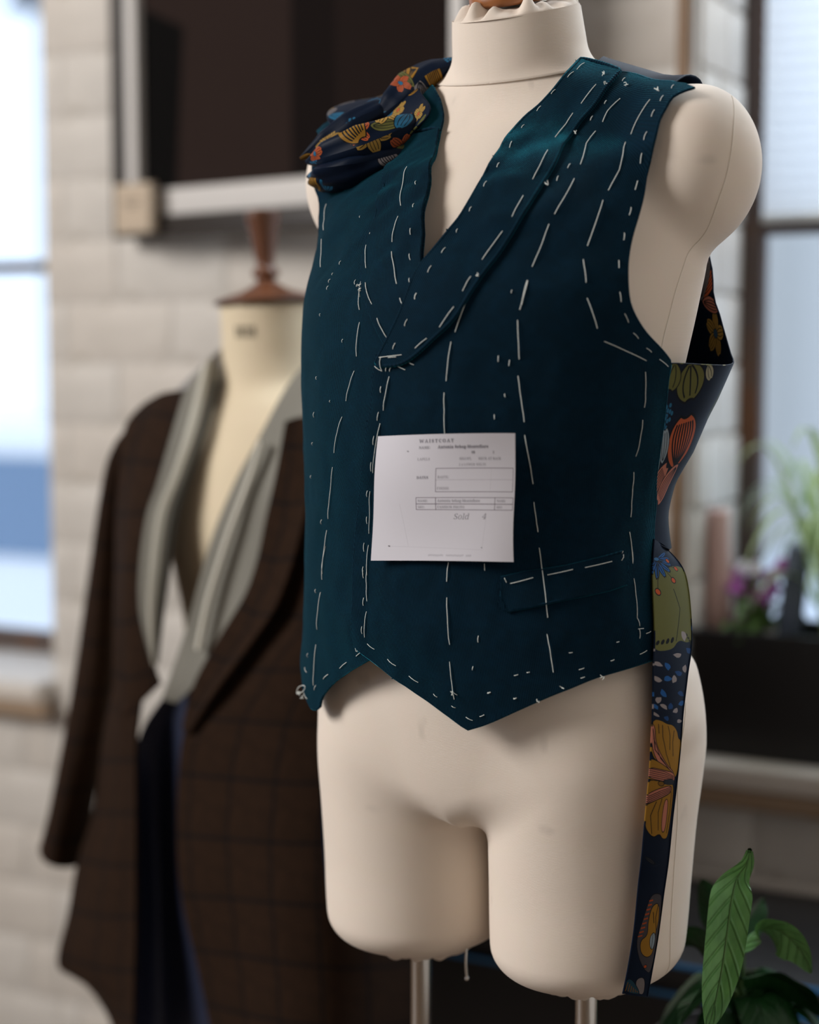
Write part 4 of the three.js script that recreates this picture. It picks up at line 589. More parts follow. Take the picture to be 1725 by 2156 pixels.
const standRows = stack([[1.40, 0, 0.006, 0.062, 0.062, 0.062], [1.34, 0, 0.003, 0.062, 0.062, 0.062], [1.30, 0, 0, 0.066, 0.064, 0.066], [1.275, 0, -0.002, 0.080, 0.068, 0.074], [1.25, 0, 0, 0.125, 0.078, 0.086], [1.22, 0, 0, 0.160, 0.092, 0.098], [1.17, 0, 0, 0.172, 0.110, 0.106], [1.08, 0, 0, 0.166, 0.122, 0.104], [0.95, 0, 0, 0.142, 0.104, 0.094], [0.80, 0, 0, 0.158, 0.110, 0.118], [0.70, 0, 0, 0.162, 0.110, 0.120]]);
const stand = thing('dress_stand', 'old cream tailoring stand with turned wooden neck finial, under the brown jacket', 'mannequin');
stand.position.set(...D2); stand.rotation.y = T2;
const calico = std({ name: 'aged calico', map: tex(128, 128, (x, y) => { const k = 0.86 + 0.08 * (fbm(x * 6, y * 6, 4, 6) - 0.5); return [k, k * 0.93, k * 0.80]; }, true), roughness: 0.9 });
mesh('body', skin((x, y, z) => oval(standRows, 0.70, 1.381, x, y, z, 0.004), [-0.2, 0.685, -0.15], [0.2, 1.395, 0.15], 0.008), calico, stand);
const darkWood = phys({ name: 'dark turned wood', map: tex(64, 128, (x, y) => { const k = 0.40 + 0.25 * (fbm(x * 12, y * 3, 3, 3) - 0.5); return [k, k * 0.60, k * 0.36]; }, true), roughness: 0.4, clearcoat: 0.25, clearcoatRoughness: 0.35 });
const fin = mesh('finial', lathe([[0.0001, 0], [0.0670, 0], [0.0695, 0.003], [0.068, 0.006], [0.048, 0.0115], [0.030, 0.017], [0.020, 0.0225], [0.0125, 0.028], [0.0115, 0.031], [0.0165, 0.035], [0.0185, 0.039], [0.0165, 0.043], [0.0115, 0.047], [0.0118, 0.052], [0.014, 0.066], [0.0175, 0.087], [0.0215, 0.108], [0.0230, 0.115], [0.0215, 0.1185], [0.0001, 0.120]], 48), darkWood, stand);
fin.position.set(0, 1.380, 0.006); fin.rotation.set(0.03, 0, 0.04);
mesh('pole', lathe([[0.0001, 0.03], [0.018, 0.03], [0.018, 0.72], [0.0001, 0.72]], 24), darkWood, stand);
mesh('stand_base', lathe([[0.0001, 0], [0.17, 0], [0.172, 0.012], [0.12, 0.03], [0.03, 0.06], [0.0001, 0.062]], 48), darkWood, stand);
{ // size stamp printed on the neck
  const m = std({ name: 'size stamp ink', color: lin(0.03, 0.025, 0.02), roughness: 0.9, transparent: true, alphaMap: canvasTex(256, 128, (c, w, h) => { c.fillStyle = '#000'; c.fillRect(0, 0, w, h); c.fillStyle = '#ccc'; c.font = 'bold 86px serif'; c.fillText('1818', 34, 94); }) }); m.alphaMap.colorSpace = THREE.NoColorSpace;
  const g = new THREE.CylinderGeometry(0.0628, 0.0628, 0.030, 16, 1, true, -0.34, 0.68); const s = mesh('size_stamp', g, m, stand); s.position.set(0, 1.344, 0.0035); s.rotation.y = 0.42;
}
const tweed = tex(512, 512, (x, y, i, j) => {
  const tw = ((i + j) >> 1) % 4 < 2 ? 1 : 0.82, n = 0.85 + 0.3 * (hash(i, j) - 0.5) + 0.25 * (fbm(x * 8, y * 8, 3, 8) - 0.5), lx = Math.abs(x - 0.5) < 0.024 ? 1 : 0, ly = Math.abs(y - 0.5) < 0.024 ? 1 : 0, l = Math.max(lx, ly) * 0.85;
  return [mix(0.208, 0.070, l) * tw * n, mix(0.140, 0.073, l) * tw * n, mix(0.096, 0.090, l) * tw * n];
}, true, [14.5, 14.5]);
const tweedMat = phys({ name: 'brown checked tweed', map: tweed, roughness: 0.95, sheen: 0.2, sheenRoughness: 0.6, sheenColor: lin(0.30, 0.20, 0.13), specularIntensity: 0.2 });
const canvasMat = std({ name: 'grey horsehair canvas', map: tex(128, 128, (x, y, i, j) => { const k = 0.50 + 0.10 * (hash(i, j >> 1) - 0.5) + 0.05 * ((i >> 1) % 2); return [k, k * 0.985, k * 0.92]; }, true, [40, 40]), roughness: 0.95 });
const paleCanvas = std({ name: 'pale wool canvas', color: lin(0.62, 0.60, 0.52), roughness: 0.95 });
const liningMat = phys({ name: 'navy jacket lining', color: lin(0.012, 0.017, 0.042), roughness: 0.55 });
const JK = {
  leftFront: [[[-0.126, 1.24, -2.042], [-0.097, 1.249, -2.022], [-0.057, 1.247, -2.012], [-0.018, 1.235, -2.031], [0.016, 1.208, -2.099]], [[-0.142, 1.128, -2.021], [-0.102, 1.131, -1.991], [-0.057, 1.132, -1.981], [-0.013, 1.129, -2.011], [0.025, 1.119, -2.11]], [[-0.173, 1.007, -2.03], [-0.124, 1.014, -1.98], [-0.073, 1.017, -1.965], [-0.024, 1.013, -1.99], [0.016, 0.996, -2.099]], [[-0.243, 0.912, -2.041], [-0.181, 0.922, -1.991], [-0.112, 0.928, -1.962], [-0.046, 0.924, -1.981], [0.004, 0.902, -2.09]], [[-0.276, 0.852, -2.045], [-0.21, 0.858, -1.995], [-0.134, 0.861, -1.956], [-0.057, 0.859, -1.965], [0.001, 0.831, -2.083]], [[-0.285, 0.739, -2.044], [-0.222, 0.751, -1.985], [-0.145, 0.76, -1.936], [-0.068, 0.757, -1.946], [-0.001, 0.72, -2.073]], [[-0.279, 0.651, -2.036], [-0.216, 0.667, -1.977], [-0.144, 0.68, -1.918], [-0.068, 0.672, -1.928], [0.001, 0.632, -2.064]], [[-0.259, 0.563, -2.028], [-0.205, 0.577, -1.969], [-0.138, 0.588, -1.91], [-0.065, 0.578, -1.919], [0.004, 0.532, -2.055]], [[-0.241, 0.47, -2.029], [-0.193, 0.481, -1.96], [-0.133, 0.495, -1.901], [-0.062, 0.485, -1.91], [0.007, 0.432, -2.046]]],
  leftLapel: [[[-0.148, 1.236, -2.031], [-0.134, 1.241, -2.027], [-0.113, 1.244, -2.012]], [[-0.16, 1.174, -2.035], [-0.142, 1.173, -2.02], [-0.115, 1.169, -1.995]], [[-0.173, 1.119, -2.04], [-0.148, 1.117, -2.015], [-0.123, 1.129, -1.981]], [[-0.184, 1.069, -2.04], [-0.162, 1.066, -2.015], [-0.138, 1.073, -1.981]], [[-0.2, 1.025, -2.041], [-0.18, 1.017, -2.015], [-0.158, 1.021, -1.981]], [[-0.232, 0.973, -2.046], [-0.206, 0.968, -2.021], [-0.186, 0.979, -1.992]], [[-0.263, 0.916, -2.051], [-0.242, 0.914, -2.031], [-0.226, 0.925, -2.002]], [[-0.278, 0.863, -2.051], [-0.273, 0.855, -2.04], [-0.265, 0.868, -2.026]]],
  leftCanvas: [[[-0.128, 1.302, -2.067], [-0.112, 1.285, -2.046], [-0.097, 1.252, -2.023]], [[-0.151, 1.273, -2.07], [-0.127, 1.262, -2.049], [-0.114, 1.238, -2.026]], [[-0.187, 1.208, -2.074], [-0.165, 1.193, -2.057], [-0.154, 1.177, -2.041]], [[-0.214, 1.159, -2.074], [-0.191, 1.136, -2.057], [-0.17, 1.114, -2.045]], [[-0.244, 1.086, -2.072], [-0.218, 1.06, -2.06], [-0.197, 1.024, -2.046]], [[-0.268, 1.001, -2.069], [-0.245, 0.984, -2.063], [-0.228, 0.971, -2.051]], [[-0.284, 0.952, -2.07], [-0.269, 0.937, -2.063], [-0.258, 0.92, -2.057]], [[-0.305, 0.894, -2.069], [-0.297, 0.891, -2.069], [-0.287, 0.888, -2.069]]],
  rightCanvas: [[[-0.273, 1.289, -2.177], [-0.257, 1.306, -2.178], [-0.243, 1.32, -2.2]], [[-0.284, 1.267, -2.155], [-0.262, 1.271, -2.155], [-0.241, 1.283, -2.176]], [[-0.298, 1.213, -2.129], [-0.274, 1.216, -2.13], [-0.252, 1.228, -2.151]], [[-0.312, 1.161, -2.114], [-0.291, 1.163, -2.115], [-0.272, 1.171, -2.135]], [[-0.326, 1.117, -2.105], [-0.308, 1.117, -2.105], [-0.288, 1.118, -2.12]], [[-0.334, 1.056, -2.094], [-0.316, 1.05, -2.094], [-0.298, 1.045, -2.109]], [[-0.334, 0.998, -2.089], [-0.319, 0.995, -2.089], [-0.305, 0.99, -2.098]], [[-0.32, 0.94, -2.083], [-0.316, 0.933, -2.083], [-0.311, 0.935, -2.088]]],
  rightCollar: [[[-0.297, 1.272, -2.195], [-0.271, 1.298, -2.208], [-0.246, 1.323, -2.22]], [[-0.288, 1.265, -2.164], [-0.264, 1.289, -2.177], [-0.243, 1.312, -2.189]], [[-0.286, 1.256, -2.159], [-0.263, 1.274, -2.165], [-0.244, 1.295, -2.182]]],
  rightLapel: [[[-0.352, 1.25, -2.253], [-0.321, 1.265, -2.215], [-0.285, 1.271, -2.165]], [[-0.376, 1.219, -2.251], [-0.329, 1.222, -2.18], [-0.297, 1.214, -2.134]], [[-0.381, 1.152, -2.224], [-0.344, 1.157, -2.154], [-0.311, 1.161, -2.114]], [[-0.383, 1.104, -2.209], [-0.352, 1.111, -2.14], [-0.325, 1.117, -2.105]], [[-0.382, 1.043, -2.194], [-0.356, 1.052, -2.124], [-0.334, 1.056, -2.094]], [[-0.382, 0.978, -2.177], [-0.356, 0.987, -2.118], [-0.334, 0.998, -2.089]], [[-0.381, 0.919, -2.162], [-0.348, 0.924, -2.102], [-0.317, 0.933, -2.083]], [[-0.379, 0.86, -2.146], [-0.351, 0.871, -2.097], [-0.308, 0.91, -2.081]]],
  rightFront: [[[-0.382, 0.892, -2.169], [-0.358, 0.904, -2.11], [-0.332, 0.902, -2.09]], [[-0.404, 0.81, -2.202], [-0.368, 0.828, -2.123], [-0.341, 0.837, -2.084]], [[-0.417, 0.718, -2.213], [-0.373, 0.742, -2.125], [-0.341, 0.755, -2.076]], [[-0.448, 0.634, -2.245], [-0.387, 0.661, -2.127], [-0.341, 0.679, -2.069]], [[-0.463, 0.561, -2.249], [-0.395, 0.591, -2.131], [-0.341, 0.614, -2.063]], [[-0.479, 0.49, -2.252], [-0.4, 0.514, -2.134], [-0.343, 0.538, -2.056]], [[-0.452, 0.465, -2.26], [-0.394, 0.476, -2.15], [-0.344, 0.503, -2.052]], [[-0.422, 0.437, -2.267], [-0.388, 0.431, -2.166], [-0.345, 0.461, -2.048]]],
  lining: [[[-0.308, 0.889, -2.109], [-0.291, 0.9, -2.1], [-0.267, 0.912, -2.071]], [[-0.344, 0.828, -2.123], [-0.311, 0.828, -2.123], [-0.275, 0.848, -2.075]], [[-0.35, 0.73, -2.124], [-0.323, 0.722, -2.153], [-0.282, 0.743, -2.075]], [[-0.35, 0.622, -2.114], [-0.321, 0.609, -2.153], [-0.278, 0.638, -2.065]], [[-0.352, 0.525, -2.105], [-0.318, 0.511, -2.143], [-0.256, 0.544, -2.056]], [[-0.355, 0.435, -2.096], [-0.315, 0.419, -2.135], [-0.239, 0.456, -2.048]]],
};

const sleeveLine = [[-0.372, 1.214, -2.3], [-0.392, 1.151, -2.324], [-0.407, 1.085, -2.338], [-0.421, 0.985, -2.339], [-0.432, 0.887, -2.33], [-0.448, 0.789, -2.32], [-0.466, 0.694, -2.301], [-0.478, 0.633, -2.291]];
const sleeve2Line = [[-0.007, 1.212, -2.039], [0.01, 1.129, -2.011], [0.013, 1.036, -1.982], [0.012, 0.955, -1.964], [0.01, 0.869, -1.946], [0.004, 0.784, -1.928]];
const tape = [[-0.178, 1.211, -2.061], [-0.193, 1.164, -2.061], [-0.215, 1.107, -2.059], [-0.231, 1.06, -2.06], [-0.245, 1.014, -2.06], [-0.257, 0.958, -2.058]];
const jacket = thing('jacket', 'unfinished brown checked tweed jacket, canvas showing at the lapels, hung on the old stand', 'jacket');
mesh('left_front', sheet(JK.leftFront, 0.004), tweedMat, jacket);
mesh('left_lapel', sheet(JK.leftLapel, 0.004), tweedMat, jacket);
mesh('left_canvas', sheet(JK.leftCanvas, 0.003), canvasMat, jacket);
const rc = mesh('right_canvas', sheet(JK.rightCanvas, 0.003), canvasMat, jacket);
mesh('canvas_strip', sheet(JK.rightCanvas.map((r) => [0.36, 0.5, 0.64].map((t) => { const k = t * 2, a = r[Math.floor(k)], b = r[Math.min(2, Math.floor(k) + 1)], f = k % 1; return a.map((x, q) => mix(x, b[q], f) + (q === 2 ? 0.006 : 0)); })), 0.002), paleCanvas, rc);
mesh('canvas_edge', sheet(JK.rightCanvas.slice(1).map((r) => [0.88, 0.94, 1.0].map((t) => r[1].map((x, q) => mix(x, r[2][q], t * 2 - 1) + (q === 2 ? 0.004 : 0)))), 0.002), std({ name: 'dark canvas strip', color: lin(0.05, 0.05, 0.045), roughness: 0.9 }), rc);  // dark strip along the inner edge of the right canvas
mesh('right_collar', sheet(JK.rightCollar, 0.004), std({ name: 'grey collar melton', color: lin(0.24, 0.23, 0.23), roughness: 0.95 }), jacket);
mesh('right_lapel', sheet(JK.rightLapel, 0.004), tweedMat, jacket);
mesh('right_front', sheet(JK.rightFront, 0.004), tweedMat, jacket);
mesh('lining', sheet(JK.lining, 0.002), liningMat, jacket);
mesh('white_tape', tube(tape.map((p) => V(p[0], p[1], p[2] + 0.006)), 0.0042, 8, 30), paleCanvas, jacket);
function sleeveGeo(line, r0, r1, flat) {
  const C = new THREE.CatmullRomCurve3(line.map((p) => V(...p))), N = 40, M = 28, pos = [], uv = [], idx = [];
  for (let i = 0; i <= N; i++) { const t = i / N, c = C.getPointAt(t), r = mix(r0, r1, t) * (t < 0.08 ? 0.45 + 0.55 * Math.sqrt(t / 0.08) : 1); for (let j = 0; j <= M; j++) { const a = j / M * Math.PI * 2, w = 1 + 0.05 * Math.sin(a * 3 + t * 9); pos.push(c.x + Math.cos(a) * r * flat * w, c.y + (t > 0.9 ? Math.cos(a) * -0.012 * (t - 0.9) * 10 : 0), c.z + Math.sin(a) * r * w); uv.push(a * r, -t * 0.62); } }
  for (let i = 0; i < N; i++) for (let j = 0; j < M; j++) { const a = i * (M + 1) + j, b = a + 1, c = a + M + 1, d = c + 1; idx.push(a, b, c, b, d, c); }
  const g = new THREE.BufferGeometry(); g.setAttribute('position', new THREE.Float32BufferAttribute(pos, 3)); g.setAttribute('uv', new THREE.Float32BufferAttribute(uv, 2)); g.setIndex(idx); g.computeVertexNormals();
  const h = g.clone(), q = h.attributes.position, n = g.attributes.normal; for (let i = 0; i < q.count; i++) q.setXYZ(i, q.getX(i) - n.getX(i) * 0.003, q.getY(i), q.getZ(i) - n.getZ(i) * 0.003); h.setIndex(idx.map((_, i) => idx[i - (i % 3) + [0, 2, 1][i % 3]])); h.computeVertexNormals();
  return join([g, h]);
}
mesh('sleeve', sleeveGeo(sleeveLine, 0.046, 0.058, 0.52), tweedMat, jacket);
mesh('sleeve', sleeveGeo(sleeve2Line, 0.050, 0.058, 0.62), tweedMat, jacket);
mesh('back', sheet([0, 1, 2, 3, 4].map((k) => { const y = [1.245, 1.12, 0.92, 0.70, 0.46][k], s = [0.75, 1, 0.96, 1.06, 1.15][k]; return [0, 1, 2, 3, 4, 5, 6].map((i) => { const a = Math.PI * (0.02 + i / 6 * 0.96), x = Math.cos(a) * 0.205 * s, z = -Math.sin(a) * 0.135 * s; return [D2[0] + x * Math.cos(T2) + z * Math.sin(T2), y, D2[2] - x * Math.sin(T2) + z * Math.cos(T2)]; }); }), 0.004), tweedMat, jacket);
// ------------------------------------------------------------------ things along the wall
const inWall = (o, u, y, n, turn = 0) => { o.position.copy(room(u, y, n)); o.rotation.y = -YAW + turn; return o; };
{ // framed dark picture leaning out from the wall, a small card at its corner
  const fr = inWall(thing('framed_picture', 'large dark picture, reflections painted in, under glass with a white inner border, on the brick wall', 'picture'), -0.550, 1.512, 0.016, -0.20);
  const w = 0.79, h = 0.9, dark = std({ name: 'black-brown frame', color: lin(0.022, 0.016, 0.013), roughness: 0.45 }), white = std({ name: 'white slip', color: lin(0.62, 0.60, 0.58), roughness: 0.6 });
  const rail = (x0, x1, y0, y1, d, z, m, n) => mesh(n, toCreasedNormals(boxAt(x1 - x0, y1 - y0, d, (x0 + x1) / 2, (y0 + y1) / 2, z, 0.003), 0.6), m, fr);
  rail(0, 0.030, 0, h, 0.03, 0.015, dark, 'frame_rail'); rail(w - 0.030, w, 0, h, 0.03, 0.015, dark, 'frame_rail'); rail(0.030, w - 0.030, 0, 0.034, 0.03, 0.015, dark, 'frame_rail'); rail(0.030, w - 0.030, h - 0.034, h, 0.03, 0.015, dark, 'frame_rail');
  rail(0.030, 0.058, 0.034, h - 0.034, 0.022, 0.013, white, 'slip'); rail(w - 0.058, w - 0.030, 0.034, h - 0.034, 0.022, 0.013, white, 'slip'); rail(0.058, w - 0.058, 0.034, 0.078, 0.022, 0.013, white, 'slip'); rail(0.058, w - 0.058, h - 0.078, h - 0.034, 0.022, 0.013, white, 'slip');
  const reflectionArt = canvasTex(512, 512, (c) => { c.fillStyle = '#2a201d'; c.fillRect(0, 0, 512, 512); c.fillStyle = '#070606'; c.beginPath(); c.moveTo(0, 300); c.lineTo(78, 330); c.lineTo(62, 512); c.lineTo(0, 512); c.fill(); c.fillStyle = '#140e0d'; c.fillRect(262, 0, 70, 512); c.fillStyle = '#1d1513'; c.fillRect(332, 0, 180, 512); });  // black shapes paint dark room reflections into the picture
  mesh('picture', new THREE.PlaneGeometry(w - 0.11, h - 0.15).translate(w / 2, h / 2, 0.006), phys({ name: 'dark picture', map: reflectionArt, roughness: 0.9, specularIntensity: 0.2 }), fr);
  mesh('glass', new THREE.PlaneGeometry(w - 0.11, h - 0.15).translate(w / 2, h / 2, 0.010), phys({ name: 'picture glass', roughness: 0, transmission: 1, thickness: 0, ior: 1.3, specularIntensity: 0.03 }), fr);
  const card = inWall(thing('picture_card', 'small buff card with dark lettering at the corner of the dark picture frame', 'card'), -0.522, 1.517, 0.072, -0.2);
  mesh('board', toCreasedNormals(boxAt(0.089, 0.082, 0.016, 0.0445, 0.041, 0, 0.002), 0.6), std({ name: 'buff card', color: lin(0.52, 0.43, 0.33), roughness: 0.7 }), card);
  mesh('lettering', new THREE.PlaneGeometry(0.078, 0.07).translate(0.0445, 0.041, 0.0085), std({ name: 'card print', roughness: 0.7, map: canvasTex(256, 230, (c, w2, h2) => { c.fillStyle = '#c0af9a'; c.fillRect(0, 0, w2, h2); c.fillStyle = 'rgba(40,30,28,0.75)'; for (const [x, y, q] of [[50, 74, 150], [92, 98, 80]]) c.fillRect(x, y, q, 10); }) }), card);
}
{ // black plant trough and pot on the sill, with their plants and two candles
  const black = std({ name: 'black plastic', color: lin(0.010, 0.010, 0.011), roughness: 0.5 });
  const trough = inWall(thing('plant_trough', 'long black plastic plant trough on the right window sill', 'planter'), 0.68, SILL, -0.08);
  const sh = new THREE.Shape(); sh.moveTo(-0.068, 0); sh.lineTo(0.068, 0); sh.lineTo(0.084, 0.185); sh.lineTo(0.072, 0.185); sh.lineTo(0.058, 0.02); sh.lineTo(-0.058, 0.02); sh.lineTo(-0.072, 0.185); sh.lineTo(-0.084, 0.185); sh.closePath();
  mesh('trough_wall', toCreasedNormals(new THREE.ExtrudeGeometry(sh, { depth: 0.40, bevelEnabled: true, bevelSize: 0.003, bevelThickness: 0.003, bevelSegments: 2 }).translate(0, 0, -0.2).rotateY(Math.PI / 2), 0.6), black, trough);
  mesh('rim', toCreasedNormals(join([boxAt(0.42, 0.012, 0.014, 0, 0.186, 0.080, 0.003), boxAt(0.42, 0.012, 0.014, 0, 0.186, -0.080, 0.003), boxAt(0.016, 0.17, 0.13, 0.2, 0.1, 0, 0.003), boxAt(0.016, 0.17, 0.13, -0.2, 0.1, 0, 0.003)]), 0.6), black, trough);
  mesh('soil', boxAt(0.385, 0.02, 0.13, 0, 0.155, 0), std({ name: 'potting soil', color: lin(0.02, 0.014, 0.010), roughness: 1 }), trough);
  const candle = (label, u, n, y0, r, hgt, col, tilt) => { const c = inWall(thing('candle', label, 'candle'), u, y0, n); mesh('wax', lathe([[0.0001, 0], [r, 0], [r * 0.98, hgt * 0.5], [r * 0.86, hgt - 0.006], [r * 0.7, hgt], [0.0001, hgt - 0.002]], 32), std({ name: 'wax', color: col, roughness: 0.55 }), c); mesh('wick', tube([V(0, hgt - 0.004, 0), V(0.001, hgt + 0.006, 0)], 0.0009, 5, 4), black, c); c.rotation.z = tilt; };
  candle('tall dusty pink candle standing in the black plant trough', 0.497, -0.075, SILL + 0.165, 0.020, 0.20, lin(0.58, 0.38, 0.34), 0.02);
  candle('tall slate blue candle leaning in the black plant trough', 0.607, -0.06, SILL + 0.165, 0.019, 0.155, lin(0.07, 0.09, 0.13), -0.10);
  const leafMat = phys({ name: 'pale strap leaf', color: lin(0.42, 0.55, 0.26), roughness: 0.6, transmission: 0.5, thickness: 0 }), stalk = std({ name: 'green stalk', color: lin(0.10, 0.19, 0.05), roughness: 0.6 });
  function blade(c, dir, len, w, rise, droop) { const pos = [], idx = [], uv = []; for (let i = 0; i <= 14; i++) { const t = i / 14, r = len * t, y = rise * Math.sin(t * 1.9) - droop * t * t, hw = w * Math.sin(Math.PI * Math.min(1, t * 0.92 + 0.08)) + 0.0004; const px = c.x + Math.cos(dir) * r, pz = c.z + Math.sin(dir) * r; for (const s of [-1, 0, 1]) { pos.push(px - Math.sin(dir) * hw * s, c.y + y + (s ? hw * 0.35 : 0), pz + Math.cos(dir) * hw * s); uv.push(s * 0.5 + 0.5, t); } } for (let i = 0; i < 14; i++) for (let k = 0; k < 2; k++) { const a = i * 3 + k; idx.push(a, a + 3, a + 1, a + 1, a + 3, a + 4); } const g = new THREE.BufferGeometry(); g.setAttribute('position', new THREE.Float32BufferAttribute(pos, 3)); g.setAttribute('uv', new THREE.Float32BufferAttribute(uv, 2)); g.setIndex(idx); g.computeVertexNormals(); return g; }
  const sp = inWall(thing('spider_plant', 'pale arching spider plant growing behind the slate candle in the trough', 'plant'), 0.68, SILL + 0.16, -0.09);
  for (let k = 0; k < 44; k++) { const dir = rr(0, 6.28); mesh('leaf', blade(V(rr(-0.02, 0.02), 0, rr(-0.02, 0.02)), dir, Math.sin(dir) < -0.3 ? rr(0.10, 0.14) : Math.cos(dir) < -0.5 ? rr(0.14, 0.19) : rr(0.16, 0.27), rr(0.005, 0.009), rr(0.16, 0.36), rr(0.02, 0.2)), leafMat, sp); }
  const fl = inWall(thing('flowering_plant', 'purple and white flowering plant between the pink and slate candles', 'plant'), 0.555, SILL + 0.16, -0.085);
  const purple = phys({ name: 'purple petal', color: lin(0.32, 0.06, 0.30), roughness: 0.6 }), whiteP = phys({ name: 'white petal', color: lin(0.72, 0.66, 0.72), roughness: 0.6 }), petalGeo = new THREE.SphereGeometry(1, 10, 8).scale(0.009, 0.0025, 0.013).translate(0, 0, 0.011);
  for (let k = 0; k < 15; k++) {
    const x = rr(-0.040, 0.040), y = rr(0.02, 0.14), z = rr(-0.03, 0.03), q = mesh('stem', tube([V(x * 0.3, -0.005, z * 0.3), V(x * 0.7, y * 0.6, z * 0.6), V(x, y, z)], 0.0016, 5, 8), stalk, fl);
    for (let p = 0; p < 5; p++) { const m = mesh('petal', petalGeo, k % 5 < 3 ? purple : whiteP, q); m.position.set(x, y, z); m.rotation.set(1.0 + rr(-0.3, 0.3), p / 5 * 6.283, rr(-0.2, 0.2)); m.rotation.order = 'YXZ'; }
  }
  for (let k = 0; k < 16; k++) mesh('leaf', blade(V(rr(-0.03, 0.03), -0.002, rr(-0.02, 0.02)), rr(0, 6.28), rr(0.05, 0.10), rr(0.008, 0.014), rr(0.04, 0.09), rr(0, 0.06)), stalk, fl);
  const rp = inWall(thing('plant_pot', 'round bulging black plant pot at the front of the right window sill', 'planter'), 0.80, SILL, -0.115);
  rp.position.copy(room(1.015, SILL, -0.12)); mesh('pot', lathe([[0.0001, 0], [0.075, 0], [0.10, 0.05], [0.105, 0.11], [0.095, 0.17], [0.10, 0.18], [0.098, 0.187], [0.088, 0.183], [0.09, 0.16], [0.0001, 0.15]], 48), black, rp);
}
{ // low black chest against the wall with blue piping
  const ch = inWall(thing('storage_chest', 'low black storage chest with blue edging behind the dummy, under the wall', 'chest'), 0.495, 0, 0.19);
  const blk = std({ name: 'black lacquered board', color: lin(0.008, 0.008, 0.009), roughness: 0.5 }), blue = std({ name: 'blue edging', color: lin(0.02, 0.14, 0.32), roughness: 0.4 });
  mesh('carcass', toCreasedNormals(boxAt(0.92, 0.50, 0.345, 0, 0.25, 0, 0.006), 0.6), blk, ch);
  mesh('lid', toCreasedNormals(boxAt(0.94, 0.03, 0.355, 0, 0.515, 0, 0.006), 0.6), blk, ch);
  for (const [w, h, x, y] of [[0.006, 0.045, -0.262, 0.5065], [0.62, 0.005, 0.045, 0.4865], [0.62, 0.005, 0.045, 0.5265], [0.006, 0.045, 0.352, 0.5065]]) mesh('edging', boxAt(w, h, 0.004, x, y, 0.1805), blue, ch);
}
